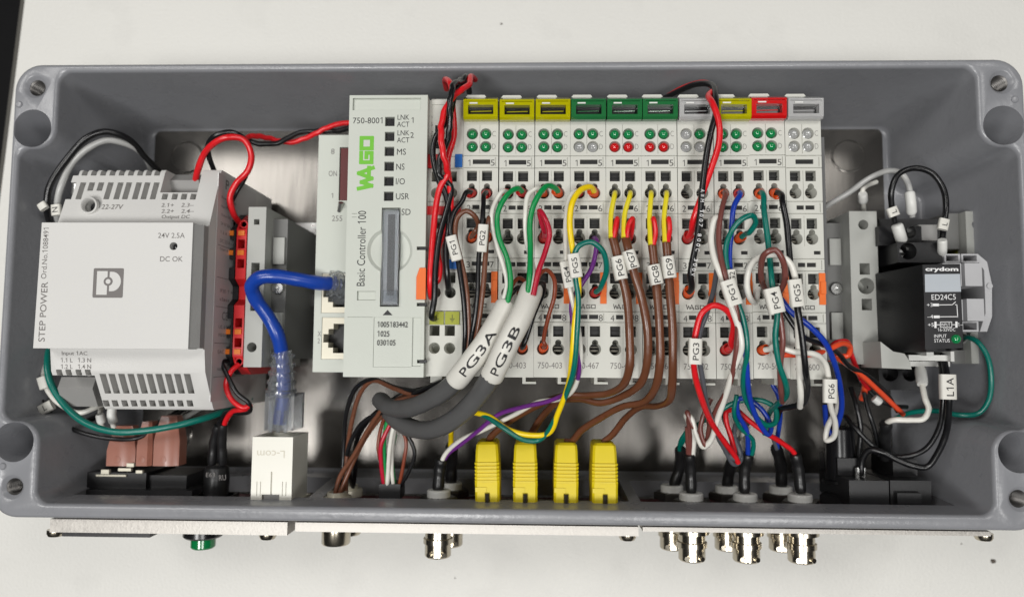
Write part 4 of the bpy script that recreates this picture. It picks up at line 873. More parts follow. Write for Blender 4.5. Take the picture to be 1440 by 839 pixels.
# --- left: mains wires round the power supply
w = wire('black mains wire with white end sleeve, arching over the power supply corner', 'black', [(78, 330, 40), (70, 312, 52), (66, 292, 60), (70, 262, 62), (95, 222, 62), (125, 193, 62), (150, 186, 60), (180, 195, 55), (205, 222, 44), (228, 245, 30)], 13)
sleeve(w, (63, 294), (58, 286), 63, 13, '')
w = wire('white mains wire arching just inside the black one over the power supply', 'silverw', [(88, 325, 45), (80, 300, 56), (84, 268, 60), (102, 230, 60), (125, 208, 60), (152, 198, 58), (185, 205, 52), (205, 222, 42), (215, 245, 30)], 13)
sleeve(w, (80, 303), (79, 288), 64, 14, 'N', th=8)
wire('teal earth wire sweeping below the power supply', 'teal', [(110, 470, 40), (76, 482, 52), (67, 505, 60), (70, 535, 62), (88, 566, 62), (118, 592, 62), (160, 606, 62), (210, 605, 61), (265, 594, 58), (310, 580, 50), (352, 560, 30)], 13)
w = wire('white wire inside the teal loop, with a printed end sleeve', 'white', [(120, 480, 36), (75, 500, 46), (62, 522, 52), (66, 545, 54), (84, 568, 54), (112, 580, 52), (140, 570, 50), (165, 560, 40)], 10.5)
sleeve(w, (58, 530), (63, 546), 57, 13, '')
w = wire('black wire with an L sleeve left of the power supply base', 'black', [(120, 470, 30), (70, 492, 42), (52, 515, 48), (52, 545, 50), (62, 572, 50), (82, 590, 48), (110, 594, 45), (140, 585, 36)], 11)
sleeve(w, (57, 577), (74, 568), 54, 15, 'L', th=8)
w = wire('black wire hugging the underside of the teal loop', 'black', [(58, 560, 40), (78, 588, 48), (112, 607, 52), (160, 617, 52), (195, 615, 52), (222, 600, 48), (245, 585, 40), (275, 568, 26)], 9)
w = wire('black wire rising behind the brown spade boots', 'black', [(200, 612, 40), (222, 595, 38), (250, 578, 30), (280, 560, 22)], 10)
w = wire('white wire rising to the last spade boot', 'silverw', [(232, 604, 46), (258, 588, 40), (285, 572, 32), (312, 560, 22)], 10)
w = wire('white wire dropping to the first spade boot', 'white', [(160, 600, 52), (157, 585, 54), (158, 565, 52), (162, 545, 40)], 10)
shrink(w, [(160, 594, 54), (157, 584, 55), (158, 572, 55)], 1.9, 'crimp_sleeve', 'white_nylon')
w = wire('short white wire end beside the first spade boot', 'white', [(146, 605, 48), (141, 592, 50), (141, 580, 48), (146, 560, 36)], 10)
shrink(w, [(143, 594, 50), (140.5, 582, 51)], 1.9, 'crimp_sleeve', 'white_nylon')
# --- 24 V feed: power supply to terminals and on to the controller
w = wire('red feed wire looping from the power supply output', 'red', [(272, 278, 50), (274, 262, 60), (278, 240, 66), (292, 210, 70), (318, 194, 72), (342, 197, 70), (354, 218, 68), (348, 240, 67), (332, 258, 66), (324, 278, 65), (328, 300, 62), (336, 312, 56)], 12)
collar(w, P(273, 262, 60), (0, -.3, 1), 'orange', 1.9, 3)
wire('black feed wire looping beside the red one', 'black', [(296, 268, 48), (302, 245, 58), (294, 220, 66), (292, 203, 68), (305, 190, 70), (328, 186, 69), (348, 200, 66), (352, 225, 64), (344, 250, 63), (332, 272, 63), (322, 292, 60), (321, 310, 54)], 10)
twist('red wire of the twisted pair running to the controller', 'black wire of the twisted pair running to the controller', 'red', 'black',
      [(336, 193, 60), (360, 196, 56), (395, 199, 52), (430, 190, 50), (462, 182, 50), (492, 176, 50)], 1.5, 2.6, 10.5, .6)
# --- push button pair
w = wire('red wire running from the rail terminal to the push button', 'red', [(336, 512, 58), (325, 522, 60), (318, 540, 60), (326, 562, 60), (342, 573, 60), (352, 571, 59), (346, 576, 57), (330, 577, 56), (318, 590, 54), (314, 612, 50), (314, 650, 47)], 10.5)
shrink(w, [(314, 596, 53), (312, 620, 50), (313, 652, 47)], 1.75)
w = wire('black wire running from the rail terminal to the push button', 'black', [(322, 508, 56), (312, 508, 60), (320, 528, 61), (334, 552, 61), (350, 566, 60), (352, 577, 58), (335, 580, 56), (318, 580, 54), (308, 595, 52), (302, 620, 49), (298, 650, 47)], 9)
shrink(w, [(307, 598, 52), (301, 622, 49), (298, 652, 47)], 1.75)
# --- blue network cable
w = wire('bright blue network cable bending from the controller to the coupler', 'cobalt', [(474, 398, 60), (450, 398, 66), (420, 393, 70), (388, 388, 72), (364, 390, 72), (354, 402, 70), (360, 420, 67), (376, 445, 64), (390, 472, 62), (397, 500, 59), (399, 545, 56), (394, 595, 54)], 0, mm=5.1)
mb = MB(); x0, x1, y0, y1 = rect(372, 553, 413, 612, 60); mb.box(x0, x1, -52, y1, 48, 60, bev=.7, seg=2); mb = boolean(mb, [MB().box(x0 + 1.1, x1 - 1.1, -53, y1 - .8, 49.2, 58.8)]); pg = mb.build('clear_plug', 'clear_plastic', w)
for j in range(3):
    mb = MB(); xx = x0 + 2 + j * 2.6; mb.box(xx, xx + 1.2, y0 + 1, y0 + 9, 60.05, 60.5); mb.build('plug_rib', 'clear_plastic', pg)
mb = MB(); q0 = P(398, 492, 59); q1 = P(395, 556, 57)
dd = (q1 - q0); pr = [(3.0, 0)]
for j in range(5): h = dd.length * (j + .4) / 5.2; pr += [(3.4 + j * .35, h), (4.3 + j * .3, h + .2), (4.3 + j * .3, h + 1.3), (3.5 + j * .35, h + 1.5)]
mb.lathe(q0, dd, pr + [(5, dd.length), (4.3, dd.length), (3.1, dd.length * .3), (2.75, 0), (3.0, 0)], 20, cap=False); mb.build('strain_relief_boot', 'clear_plastic', w)
mb = MB(); q0 = P(462, 398, 62); q1 = P(487, 400, 58); dd = q1 - q0
mb.lathe(q0, dd, [(3.1, 0), (4.6, .3), (4.6, 1.5), (3.6, 1.7), (5.2, 2.4), (5.2, 3.6), (4.2, 3.9), (5.6, 4.6), (5.6, dd.length), (4.8, dd.length), (3, 0)], 20, cap=False); mb.build('strain_relief_boot', 'clear_plastic', w)
mb = MB(); x0, x1, y0, y1 = rect(452, 382, 487, 428, 60); mb.box(x0 + 2, x1 + 2, y0, y1, 50, 60.5, bev=.8, seg=2); mb.build('clear_plug', 'clear_plastic', w)
# --- supply module twisted wires
twist('front red wire of the twisted strand above the supply module', 'front black wire of the twisted strand above the supply module', 'red', 'black',
      [(655, 118, 82), (640, 126, 88), (630, 150, 90), (626, 185, 90), (622, 215, 90), (624, 245, 88)], 1.1, 2.8, 11, 2.6,
      tails=([(619, 262, 87), (613, 290, 86), (610, 320, 85), (606, 360, 85), (604, 395, 85), (606, 415, 82), (607, 420, 76)], [(634, 262, 86), (630, 290, 86), (618, 330, 86), (612, 380, 86), (610, 420, 85), (607, 445, 84), (612, 448, 80)]),
      heads=([(668, 112, 70), (662, 108, 78)], [(660, 130, 66), (655, 108, 78)]))
wire('second red wire behind the strand, dropping to the supply module', 'red', [(628, 125, 66), (626, 112, 76), (634, 120, 84), (636, 150, 85), (638, 190, 85), (630, 225, 86), (632, 262, 86), (634, 290, 85), (628, 320, 84), (615, 350, 84), (618, 375, 84), (616, 393, 84), (612, 398, 83), (606, 408, 78)], 11)
wire('second black wire beside the strand, ending at the supply module', 'black', [(650, 128, 66), (648, 112, 78), (640, 130, 85), (632, 165, 86), (612, 195, 86), (608, 218, 86), (616, 250, 86), (628, 275, 86), (632, 310, 85), (628, 350, 85), (629, 390, 84), (631, 408, 80), (631, 413, 74)], 11)
# --- modules one and two: PG1 and PG2 bundles
w = twire('black wire with the PG1 sleeve beside the supply module', 'black', (0, 0, 0), [(650, 283, 86), (638, 300, 87), (634, 325, 88), (640, 350, 88), (647, 385, 88), (652, 430, 87), (654, 480, 85), (648, 520, 80), (610, 548, 74), (560, 545, 66), (525, 534, 62), (500, 545, 58), (487, 580, 54), (484, 620, 50), (482, 660, 48), (480, 700, 48)], 9, 'red', lean=(-1, -.5))
sleeve(w, (634, 332), (643, 366), 92, 16, 'PG1', th=8, tw=20)
twire('brown wire looping over and into the PG1 sleeve', 'brown', (0, 1, 0), [(672, 318, 85), (668, 303, 87), (655, 297, 88), (643, 306, 88), (640, 330, 88), (648, 365, 87), (656, 400, 87), (659, 440, 86), (657, 490, 84), (630, 540, 77), (590, 556, 70), (555, 545, 66), (525, 535, 62), (508, 550, 58), (495, 590, 54), (488, 640, 50), (486, 700, 48)], 9, 'orange', lift=4.5, lean=(1, 1))
w = twire('black wire with the PG2 sleeve on the first yellow module', 'black', (0, 0, 1), [(679, 288, 87), (677, 320, 89), (674, 360, 89), (670, 420, 88), (664, 470, 86), (650, 520, 80), (600, 545, 74), (570, 560, 66), (545, 575, 62), (515, 590, 58), (498, 610, 54), (488, 640, 50), (496, 685, 38)], 9, 'red', lean=(-.5, -1))
sleeve(w, (680, 316), (677, 354), 93, 15, 'PG2', th=8, tw=21)
twire('brown wire running down beside the PG2 black wire', 'brown', (0, 1, 1), [(688, 318, 86), (687, 306, 88), (684, 330, 89), (683, 365, 89), (678, 420, 88), (670, 470, 86), (655, 515, 80), (620, 550, 74), (570, 560, 68), (540, 575, 62), (520, 600, 58), (498, 640, 54), (478, 670, 51), (470, 700, 50)], 9, 'orange', lean=(.2, 1), lift=4)
# --- PG3A / PG3B grey cables
gc = wire('thick grey cable with the PG3A sleeve, lower loop', 'cable_grey', [(711, 432, 90.2), (700, 452, 92), (680, 485, 94), (655, 518, 92), (632, 543, 86), (600, 565, 78), (572, 573, 70), (548, 572, 62), (534, 562, 54)], 0, mm=6.4, cat='cable')
cable_sleeve(gc, [(713, 428, 90), (700, 452, 92), (680, 485, 94), (655, 518, 92), (640, 536, 89)], 'PG3A')
gd = wire('thick grey cable with the PG3B sleeve, outer loop', 'cable_grey', [(747, 409, 92.4), (735, 440, 97), (715, 480, 99), (697, 518, 96), (672, 556, 90), (640, 588, 82), (605, 603, 74), (575, 600, 66), (553, 586, 60), (545, 575, 56)], 0, mm=6.4, cat='cable')
cable_sleeve(gd, [(749, 404, 92), (735, 440, 97), (715, 480, 99), (697, 518, 96), (691, 530, 94)], 'PG3B')
twire('white wire from the second yellow module into the PG3A cable', 'white', (1, 0, 0), [(697, 282, 86), (692, 305, 88), (699, 345, 88), (709, 375, 89), (713, 400, 90), (704, 432, 92)], 8.5, 'red', lean=(-1, -.3))
twire('green wire from the second yellow module into the PG3A cable', 'green', (1, 0, 1), [(715, 273, 88), (700, 297, 90), (702, 330, 90), (713, 365, 91), (718, 400, 92), (712, 432, 93)], 9.5, 'red', lift=4.5, lean=(-1, .3))
twire('white wire from the third yellow module into the PG3B cable', 'white', (2, 0, 0), [(744, 272, 87), (738, 300, 89), (741, 340, 90), (749, 370, 93), (750, 395, 96), (744, 420, 97)], 8.5, 'orange', lift=4.5, lean=(-1, .3))
twire('green wire from the third yellow module into the PG3B cable', 'green', (2, 0, 1), [(768, 262, 88), (752, 282, 91), (746, 310, 91), (745, 350, 93), (745, 385, 96), (742, 420, 97)], 10, 'orange', lift=4.5, lean=(-1, .5))
twire('dark red wire curling from the third yellow module into PG3B', 'maroon', (2, 1, 0), [(766, 326, 88), (758, 296, 92), (766, 308, 94), (772, 328, 94), (767, 352, 95), (757, 382, 97), (750, 415, 98)], 9.5, 'red', lift=4.5, lean=(.6, .8))
twire('thin rust wire arching from PG3B to a lower entry', 'rust', (2, 3, 0), [(764, 478, 85), (772, 445, 88), (780, 415, 90), (780, 392, 92), (770, 381, 94), (760, 384, 96), (752, 405, 97)], 7.5, 'orange', lift=3.5, lean=(.4, .8))
twire('black wire from PG3B down to the second module', 'black', (1, 3, 1), [(742, 470, 85), (752, 440, 86), (763, 412, 89), (764, 398, 92), (754, 400, 95), (748, 412, 96)], 9, 'orange', lift=3.5, lean=(.4, .8))
twire('rust wire tucked between the grey cables', 'rust', (1, 2, 1), [(738, 398, 85), (730, 390, 87), (720, 400, 89), (716, 420, 91), (706, 440, 91)], 7.5, 'orange', lift=3.5)
twire('black wire tucked between the grey cables', 'black', (1, 3, 0), [(718, 460, 84), (735, 420, 85), (730, 405, 88), (716, 418, 90), (706, 438, 91)], 8, 'orange', lift=3)
# lower conductors of the grey cables
for lab, col, pts, d in (('green conductor dropping from the grey cable', 'green', [(552, 578, 58), (545, 592, 57), (540, 620, 55), (541, 650, 53), (544, 690, 50)], 9), ('red conductor dropping from the grey cable', 'maroon', [(556, 580, 58), (549, 595, 57), (536, 625, 56), (536, 650, 54), (541, 690, 50)], 8.5),
                         ('brown conductor dropping from the grey cable', 'rust', [(543, 580, 56), (535, 605, 54), (532, 630, 53), (538, 660, 51), (540, 690, 50)], 7.5), ('white conductor dropping from the grey cable', 'white', [(560, 582, 60), (554, 598, 59), (548, 630, 57), (546, 660, 54), (544, 690, 50)], 8.5),
                         ('short white conductor beside the black connector', 'white', [(556, 600, 54), (552, 630, 54), (551, 660, 53), (554, 690, 50)], 7.5), ('second green conductor behind the white ones', 'green', [(556, 610, 50), (551, 640, 50), (553, 665, 50), (556, 690, 49)], 7),
                         ('black conductor bowing out beside the grey cable', 'black', [(558, 590, 56), (572, 610, 56), (583, 635, 55), (576, 660, 53), (562, 685, 50)], 8), ('rust conductor inside the bowed black one', 'rust', [(562, 595, 54), (571, 620, 54), (568, 648, 53), (560, 688, 50)], 7)):
    wire(lab, col, pts, d)
# --- module four: PG4 and PG5
w = twire('white wire with the PG4 sleeve on the first green module', 'white', (3, 0, 0), [(800, 278, 86), (795, 310, 87), (795, 350, 88), (798, 385, 89), (806, 430, 88), (814, 470, 87), (817, 505, 84), (808, 545, 78), (790, 560, 73), (755, 565, 69), (725, 582, 65), (680, 603, 60), (645, 620, 56), (625, 640, 53), (618, 662, 51)], 9, 'red', lean=(-1, -.3))
sleeve(w, (794, 368), (801, 404), 92, 15, 'PG4', th=7.5, tw=22)
shrink(w, [(621, 645, 52), (618, 662, 50.5), (616, 690, 50)], 2.2)
w = twire('yellow wire with the PG5 sleeve running down to the bayonet connector', 'yellow', (3, 0, 1), [(818, 266, 88), (805, 285, 91), (801, 310, 92), (805, 345, 93), (811, 375, 93), (814, 405, 92), (809, 450, 90), (805, 500, 87), (799, 540, 80), (785, 580, 74), (771, 608, 68), (745, 612, 66), (712, 603, 65), (690, 587, 64), (672, 580, 62), (650, 578, 58), (637, 590, 52), (634, 620, 44), (634, 650, 36)], 10.5, 'orange', lift=4.5, lean=(-1, .6))
sleeve(w, (806, 357), (811, 390), 97, 18, 'PG5', th=8, tw=22)
shrink(w, [(635, 625, 42), (635, 650, 36), (634, 680, 34)], 2.3)
twire('purple wire slipping behind the PG5 sleeve', 'purple', (3, 1, 1), [(838, 355, 86), (832, 378, 87), (818, 400, 87), (805, 425, 86), (806, 460, 86), (814, 495, 85), (813, 525, 82), (806, 545, 77), (775, 562, 72), (735, 572, 68), (700, 582, 64), (672, 605, 60), (648, 625, 56), (628, 640, 52), (620, 662, 50)], 8.5, None, lean=(.3, -1))
twire('teal wire hooping round to a lower entry beside PG5', 'teal', (3, 2, 1), [(846, 402, 87), (853, 378, 91), (848, 352, 94), (830, 341, 95), (814, 347, 95), (807, 362, 94), (809, 390, 93), (813, 420, 92), (811, 470, 90), (807, 520, 86), (796, 555, 78), (780, 590, 72), (760, 618, 66), (738, 618, 66), (705, 600, 66), (685, 586, 64), (670, 580, 61)], 9.5, 'red', lift=4, lean=(.8, .5))
# --- thermocouple leads
def tclead(lab, term1, term2, j, px, path, s0, s1, txt, slz):
    w = wire(lab, 'tcbrown', [(px, j, 88)] + path, 15, flat=.75, cat='cable')
    e = enter(*term1, 3.5, (-.3, -1)); mb = MB(); mb.tube(spline(e + [P((px * 2 + P2(term1)) / 3 - 3, (ROWS[term1[1]] + j) / 2, 87), P(px - 2, j + 2, 89.2)]), .85, 8); mb.build('yellow_conductor', 'pvc_lemon', w)
    e = enter(*term2, 3.5, (0, 1)); mb = MB(); mb.tube(spline(e + [P(P2(term2) + 3, ROWS[term2[1]] - 28, 88.5), P(px + 5, j - 16, 89.5), P(px + 2, j + 2, 89)]), .8, 8); mb.build('red_conductor', 'pvc_red', w)
    mb = MB(); p = T(*term1); mb.lathe(p + Vector((0, 0, -2)), (0, -.2, 1), [(1.1, 0), (1.2, 2.6), (.9, 2.8)], 14); mb.build('ferrule_collar', 'clamp', w)
    sleeve(w, s0, s1, slz, 18.5, txt, hmm=4.2, th=9, tw=24)
    return w
def P2(t): return 720 + 0 * 1 + _px(T(*t))
def _px(v):
    d = _RM.transposed() @ (v - CAM_LOC); return FPX * d.x / -d.z
tclead('brown sensor lead with the PG6 sleeve', (4, 0, 0), (4, 1, 0), 332, 861, [(866, 350, 89), (874, 385, 89), (882, 420, 88), (886, 470, 87), (886, 515, 85), (876, 540, 80), (855, 552, 74), (825, 556, 70), (790, 556, 67), (755, 570, 63), (715, 592, 59), (692, 612, 56), TC[0]], (867, 361), (874, 393), 'PG6', 92.5)
tclead('brown sensor lead with the PG7 sleeve', (4, 0, 1), (4, 1, 1), 332, 879, [(884, 352, 90), (892, 385, 90), (902, 420, 89), (911, 465, 88), (910, 510, 85), (900, 538, 80), (878, 556, 74), (845, 566, 69), (815, 560, 66), (785, 564, 63), (762, 585, 59), (748, 608, 56), TC[1]], (883, 353), (891, 378), 'PG7', 93.5)
tclead('brown sensor lead with the PG8 sleeve', (5, 0, 0), (5, 1, 0), 342, 917, [(920, 370, 89), (924, 410, 89), (928, 460, 88), (928, 510, 86), (922, 545, 81), (905, 566, 74), (875, 572, 69), (845, 588, 63), (818, 605, 58), (804, 620, 55), TC[2]], (918, 373), (924, 400), 'PG8', 92.5)
tclead('brown sensor lead with the PG9 sleeve', (5, 0, 1), (5, 1, 1), 338, 937, [(939, 365, 89), (942, 410, 89), (945, 460, 88), (946, 510, 86), (946, 540, 82), (941, 562, 76), (925, 570, 70), (900, 572, 65), (880, 588, 60), (862, 610, 56), TC[3]], (938, 361), (942, 391), 'PG9', 92.5)
# --- module seven: red and black feed, PG3
w = twire('red feed wire climbing over the clear-capped module', 'red', (6, 1, 0), [(974, 310, 88), (986, 275, 90), (1000, 238, 91), (1011, 200, 92), (1011, 170, 92), (1003, 145, 90), (996, 135, 86), (1005, 125, 80), (990, 116, 74), (965, 122, 68), (940, 135, 60)], 11, 'red', lift=4, lean=(.3, 1))
w = twire('black printed feed wire climbing over the clear-capped module', 'black', (6, 2, 0), [(972, 385, 88), (980, 340, 89), (985, 300, 90), (988, 260, 91), (993, 220, 91), (1001, 185, 91), (1007, 160, 90), (1007, 138, 87), (1000, 120, 80), (980, 118, 74), (955, 128, 66), (935, 138, 60)], 11, 'orange', lift=4, lean=(.2, 1))
mb = MB()
for i, ch in enumerate('AWM 1007 80°C 300V'):
    if ch == ' ': continue
    f = i / 17; py = 268 + f * 118; px = 988 - 1.5 * f - 12 * f * f
    letters(mb, ch, P(px, py, 93.0 - 2.2 * f), (-.13, -1, 0), (1, -.13, 0), 1.2, .9)
mb.build('lettering', 'print_white', w, smooth=0)
w = twire('red wire hooping into the PG3 sleeve under the clear-capped module', 'red', (7, 3, 0), [(1028, 482, 86), (1031, 455, 89), (1020, 436, 92), (1004, 430, 93), (988, 440, 93), (979, 465, 92), (976, 495, 91), (978, 525, 88), (986, 560, 82), (1000, 592, 74), (1018, 620, 66), (1033, 640, 60), (1038, 650, 58)], 10.5, 'red', lift=4, lean=(.6, .6))
sleeve(w, (978, 476), (977, 512), 96, 19, 'PG3', th=8.5, tw=24)
wire('grey wire bending into the PG3 sleeve', 'grey', [(1008, 380, 84), (1003, 410, 87), (994, 440, 89), (985, 465, 90), (983, 495, 89), (987, 530, 86), (994, 565, 78), (1004, 600, 70), (1018, 630, 62), (1034, 652, 56), (1042, 645, 55), (1036, 620, 56), (1022, 600, 56), (1018, 585, 55), (1024, 575, 53)], 9)
wire('red wire returning down to the upper bayonet connector', 'red', [(1036, 645, 56), (1028, 615, 58), (1021, 590, 58), (1022, 578, 58), (1035, 577, 58), (1052, 590, 58), (1075, 607, 57), (1100, 622, 54), (1117, 637, 52), (1121, 660, 50)], 10)
shrink(bpy.data.objects[[o.name for o in bpy.data.objects if o.get('label', '').startswith('red wire returning')][0]], [(1118, 638, 52.5), (1123, 662, 50.5), (1126, 692, 50)], 2.05)
# --- modules eight and nine
w = twire('umber wire running from the lone yellow module into the PG1 sleeve', 'umber', (7, 0, 0), [(1014, 298, 88), (1010, 330, 90), (1013, 362, 92), (1022, 395, 94), (1034, 430, 93), (1037, 465, 91), (1034, 505, 88), (1024, 545, 81), (1008, 575, 74), (998, 598, 68), (993, 622, 62), (984, 612, 62), (972, 592, 62), (967, 580, 62), (970, 605, 58), (970, 640, 53)], 9.5, 'orange', lift=4, lean=(-.2, -1))
sleeve(w, (1022, 394), (1034, 429), 99, 22, 'PG1', th=9, tw=22)
wire('cream wire curving beside the umber wire through the PG1 sleeve', 'white', [(1012, 335, 78), (1013, 312, 86), (1006, 306, 88), (1001, 330, 89), (1003, 360, 91), (1014, 390, 93), (1029, 430, 93), (1040, 465, 91), (1042, 490, 90), (1033, 518, 86), (1020, 555, 79), (1009, 590, 72), (1000, 618, 66), (988, 628, 63), (980, 612, 62), (972, 588, 62), (966, 582, 61), (975, 610, 57), (974, 640, 53)], 10.5)
w = wire('umber wire tail in black tubing at the white-ringed connector', 'umber', [(966, 600, 58), (967, 625, 55), (968, 650, 51)], 8)
shrink(w, [(969, 638, 53.5), (971, 662, 50.5), (972, 692, 50)], 2.05)
w = twire('blue wire with the PG2 sleeve running down the yellow module', 'blue', (7, 0, 1), [(1033, 290, 87), (1029, 325, 88), (1026, 360, 89), (1028, 395, 89), (1038, 430, 88), (1045, 470, 88), (1050, 510, 86), (1052, 540, 82), (1056, 565, 77), (1066, 592, 72), (1080, 610, 68), (1085, 600, 66), (1072, 578, 65), (1050, 560, 65), (1038, 562, 65), (1038, 580, 63), (1050, 605, 59), (1052, 640, 53)], 9.5, 'red', lift=4, lean=(-.4, -1))
sleeve(w, (1028, 379), (1031, 405), 93, 12, 'PG2', th=7.5, tw=20)
twire('teal wire curling back on itself on the yellow module', 'teal', (7, 1, 1), [(1054, 328, 87), (1063, 312, 90), (1057, 303, 92), (1043, 309, 92), (1030, 325, 91), (1021, 345, 91), (1021, 370, 91), (1032, 410, 90), (1045, 450, 89), (1050, 490, 88), (1046, 530, 83), (1046, 555, 78), (1060, 582, 73), (1078, 597, 70), (1090, 594, 68), (1090, 575, 66), (1070, 562, 64), (1035, 566, 62), (1012, 578, 60), (975, 602, 50), (957, 625, 42)], 9.5, 'orange', lift=4, lean=(.8, .6))
w = wire('teal wire tail dropping to the middle bayonet connector', 'teal', [(1036, 555, 66), (1032, 580, 64), (1040, 600, 60), (1058, 618, 57), (1058, 636, 54), (1050, 650, 51)], 8.5)
shrink(w, [(1052, 638, 53.5), (1047, 662, 50.5), (1047, 692, 50)], 2.05)
w = wire('teal wire tail in tubing at the lower bayonet connector', 'teal', [(970, 600, 48), (957, 620, 44), (956, 645, 37)], 8)
shrink(w, [(957, 630, 40), (956, 655, 35), (945 + 2, 684, 34)], 2.15)
w = wire('cream wire tail in tubing behind the blue and teal tail', 'white', [(1052, 600, 50), (1036, 622, 45), (1026, 650, 38)], 8.5)
shrink(w, [(1031, 640, 41), (1026, 660, 36), (1022, 686, 34)], 2.15)
w = wire('pale wire tail in tubing behind the red tail', 'grey', [(1085, 612, 48), (1092, 630, 44), (1096, 650, 38)], 8)
shrink(w, [(1091, 628, 43), (1098, 655, 36), (1099, 686, 34)], 2.15)
w = twire('teal wire with the PG4 sleeve on the red-capped module', 'teal', (8, 0, 0), [(1075, 295, 87), (1080, 335, 89), (1083, 370, 91), (1087, 405, 93), (1092, 440, 91), (1091, 475, 89), (1096, 510, 87), (1104, 540, 84), (1105, 556, 78), (1094, 568, 70), (1082, 580, 62), (1075, 610, 55)], 10, 'orange', lift=4, lean=(0, -1))
sleeve(w, (1084, 405), (1093, 440), 98, 23, 'PG4', th=9, tw=24)
wire('umber wire looping above the PG4 sleeve', 'umber', [(1090, 425, 78), (1075, 405, 84), (1070, 378, 94), (1076, 356, 99), (1090, 352, 100), (1101, 368, 99), (1103, 395, 95), (1094, 420, 91), (1098, 450, 90), (1100, 480, 89), (1097, 515, 86), (1098, 545, 82), (1100, 565, 74)], 10)
w = wire('cream wire circling into the PG5 sleeve near the last module', 'white', [(1066, 405, 80), (1062, 425, 84), (1053, 415, 88), (1050, 395, 90), (1056, 372, 92), (1072, 360, 95), (1094, 359, 97), (1111, 370, 97), (1119, 390, 96), (1121, 430, 92), (1122, 470, 88), (1124, 520, 85), (1126, 555, 82), (1125, 572, 76)], 10.5)
w = twire('black wire with the PG5 sleeve beside the last module', 'black', (8, 0, 1), [(1100, 285, 87), (1107, 315, 88), (1109, 350, 89), (1113, 385, 91), (1121, 425, 94), (1128, 470, 93), (1132, 520, 90), (1136, 548, 83), (1130, 566, 78), (1112, 572, 72), (1098, 575, 66), (1092, 590, 60)], 10.5, 'orange', lift=4, lean=(.5, -1))
sleeve(w, (1117, 393), (1122, 431), 100, 19, 'PG5', th=9, tw=24)
wire('blue wire slanting past the last module into the PG6 loop', 'blue', [(1098, 420, 86), (1112, 438, 86), (1138, 458, 86), (1160, 482, 84), (1173, 508, 80), (1181, 540, 74), (1184, 575, 68), (1176, 600, 63), (1170, 612, 61), (1163, 600, 61), (1160, 570, 58)], 10)
wire('black wire slanting behind the blue wire towards the relay', 'black', [(1096, 425, 85), (1108, 446, 85), (1128, 472, 85), (1155, 484, 82), (1178, 495, 74), (1195, 515, 66), (1222, 530, 58), (1248, 555, 50), (1262, 578, 44)], 9)
w = twire('cream wire with the PG6 sleeve running off the red-capped module', 'white', (8, 3, 0), [(1088, 486, 86), (1118, 495, 88), (1145, 498, 88), (1160, 510, 85), (1166, 535, 82), (1168, 570, 76), (1174, 595, 70), (1172, 614, 65), (1162, 618, 63), (1163, 600, 62), (1176, 575, 60), (1180, 545, 56)], 10, 'orange', lift=3.5, lean=(1, .3))
sleeve(w, (1167, 533), (1167, 566), 86, 19, 'PG6', th=8.5, tw=20)
twire('orange wire crossing under the cream wire and curling by the bracket', 'orange', (8, 3, 1), [(1105, 498, 84), (1135, 498, 83), (1160, 494, 80), (1185, 482, 76), (1196, 488, 72), (1192, 500, 70), (1175, 500, 70), (1190, 512, 66), (1215, 530, 60), (1245, 558, 52), (1270, 582, 44)], 10, None, lift=3)
wire('red wire behind the orange curl by the bracket', 'red', [(1166, 505, 58), (1172, 484, 64), (1190, 480, 62), (1198, 500, 56), (1210, 530, 46), (1222, 548, 40)], 10)
# --- right: relay wiring
w = wire('white wire bridging from the last module to the relay', 'silverw', [(1150, 300, 40), (1168, 286, 46), (1195, 270, 50), (1222, 252, 54), (1248, 240, 56), (1266, 242, 57), (1277, 258, 58), (1281, 280, 58), (1283, 305, 56)], 11)
shrink(w, [(1279, 270, 59), (1281, 285, 59), (1282, 300, 57)], 2.1, 'crimp_sleeve', 'white_nylon')
w = wire('black jumper looping above the relay with L sleeves at both ends', 'black', [(1262, 332, 56), (1258, 312, 60), (1254, 290, 63), (1253, 268, 65), (1264, 246, 66), (1286, 237, 66), (1310, 244, 66), (1326, 266, 66), (1331, 290, 66), (1327, 318, 66), (1324, 345, 60)], 11)
sleeve(w, (1253, 292), (1258, 304), 67, 15, 'L', th=7); sleeve(w, (1328, 308), (1325, 323), 70, 14, 'L', th=7)
shrink(w, [(1261, 316, 62), (1265, 328, 61), (1268, 338, 58)], 2.4, 'crimp_sleeve', 'white_nylon'); shrink(w, [(1325, 337, 65), (1325, 350, 63), (1324, 358, 60)], 1.9, 'crimp_sleeve', 'white_nylon')
w = wire('short white wire standing behind the end bracket', 'white', [(1215, 300, 40), (1214, 285, 48), (1213, 268, 52), (1218, 262, 50), (1232, 256, 44)], 9)
shrink(w, [(1214, 284, 50), (1213, 272, 53)], 2.0, 'crimp_sleeve', 'white_nylon')
wire('teal earth wire curving down by the right wall', 'teal', [(1355, 478, 40), (1361, 474, 48), (1374, 480, 52), (1388, 500, 54), (1394, 530, 54), (1390, 562, 52), (1376, 580, 50), (1350, 583, 48), (1315, 578, 42), (1280, 580, 36), (1255, 590, 30)], 10)
w = wire('black mains wire with the L1A sleeve sweeping below the relay', 'black', [(1326, 498, 58), (1330, 520, 62), (1334, 550, 64), (1334, 580, 62), (1330, 610, 58), (1318, 638, 55), (1303, 655, 53), (1285, 655, 52), (1262, 646, 51), (1240, 636, 50), (1222, 634, 48), (1212, 648, 46), (1211, 668, 45)], 12)
sleeve(w, (1332, 526), (1333, 561), 69, 22, 'L1A', th=10, tw=25)
wire('thin black mains wire arching inside the L1A wire', 'black', [(1322, 500, 56), (1325, 530, 60), (1326, 565, 60), (1318, 605, 57), (1300, 632, 54), (1275, 642, 51), (1248, 640, 48), (1222, 622, 47), (1203, 602, 46), (1188, 585, 42)], 10)
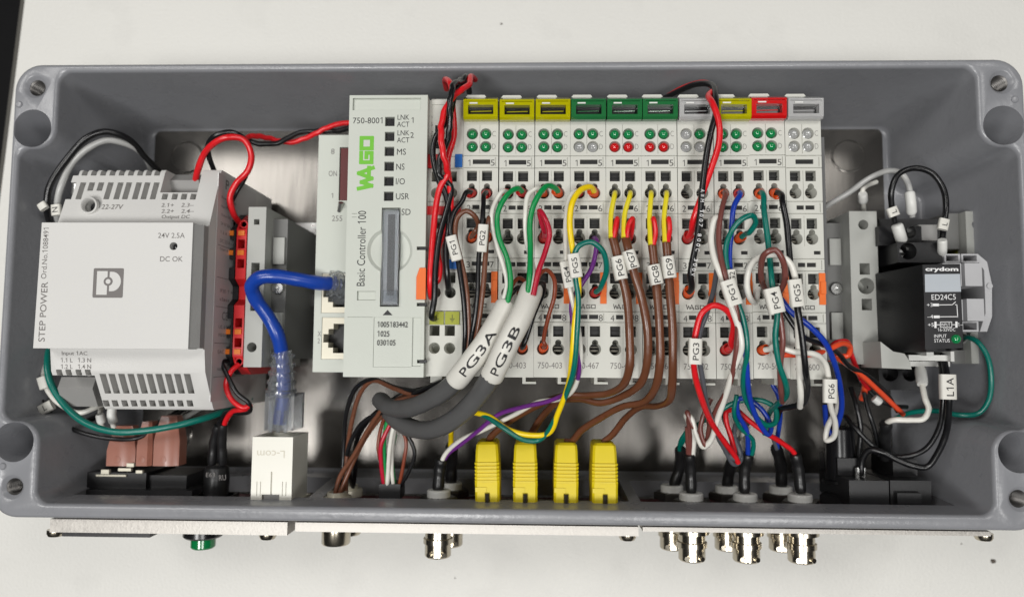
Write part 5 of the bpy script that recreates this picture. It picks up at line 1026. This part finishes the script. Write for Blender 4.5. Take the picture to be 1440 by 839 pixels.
w = wire('white mains wire bending back under the relay', 'white', [(1294, 512, 40), (1296, 535, 48), (1301, 560, 52), (1306, 575, 53), (1298, 588, 53), (1278, 590, 52), (1256, 590, 50), (1245, 597, 46), (1244, 625, 40)], 11)
shrink(w, [(1294, 518, 45), (1297, 540, 50)], 2.4, 'crimp_sleeve', 'white_nylon'); shrink(w, [(1246, 594, 48), (1244, 615, 44), (1245, 645, 40)], 2.2)
w = wire('black wire dropping beside the fuse holder', 'black', [(1196, 545, 40), (1204, 570, 44), (1210, 600, 44), (1208, 640, 42), (1206, 665, 40)], 10)
w = wire('black wire from the fuse to the outlet block', 'black', [(1215, 552, 42), (1222, 580, 44), (1230, 605, 43), (1236, 640, 40)], 9)
w = wire('black wire with white crimp behind the orange wire', 'black', [(1218, 545, 40), (1234, 560, 42), (1255, 570, 42), (1275, 572, 38)], 9)
shrink(w, [(1229, 559, 43), (1238, 566, 43)], 1.9, 'crimp_sleeve', 'white_nylon')
w = wire('orange wire end standing by the fuse holder', 'orange', [(1212, 560, 36), (1216, 548, 40), (1217, 535, 42)], 13)

wire('black wire crossing beneath the grey cables to the lower round connector', 'black', [(640, 535, 60), (600, 545, 60), (568, 553, 60), (542, 570, 58), (518, 590, 54), (502, 620, 48), (500, 655, 42), (497, 682, 38)], 9)
wire('brown wire crossing beneath the grey cables to the round connector', 'brown', [(660, 530, 64), (615, 552, 64), (565, 558, 62), (536, 585, 58), (514, 615, 54), (494, 655, 51), (476, 698, 50)], 9)
wire('blue wire dropping behind the tangle to a lower bayonet connector', 'blue', [(1086, 540, 60), (1094, 555, 60), (1097, 585, 54), (1093, 620, 46), (1096, 650, 38)], 9)
wire('grey loop hanging in front of the middle lower connector', 'grey', [(1012, 575, 58), (1006, 600, 60), (1015, 625, 60), (1032, 645, 59), (1040, 640, 58), (1032, 610, 56), (1038, 590, 54), (1052, 596, 50)], 8.5)
wire('umber loop in front of the white-ringed connector', 'umber', [(1000, 560, 66), (990, 582, 66), (985, 605, 65), (994, 626, 64), (1000, 612, 62), (996, 590, 60)], 9)
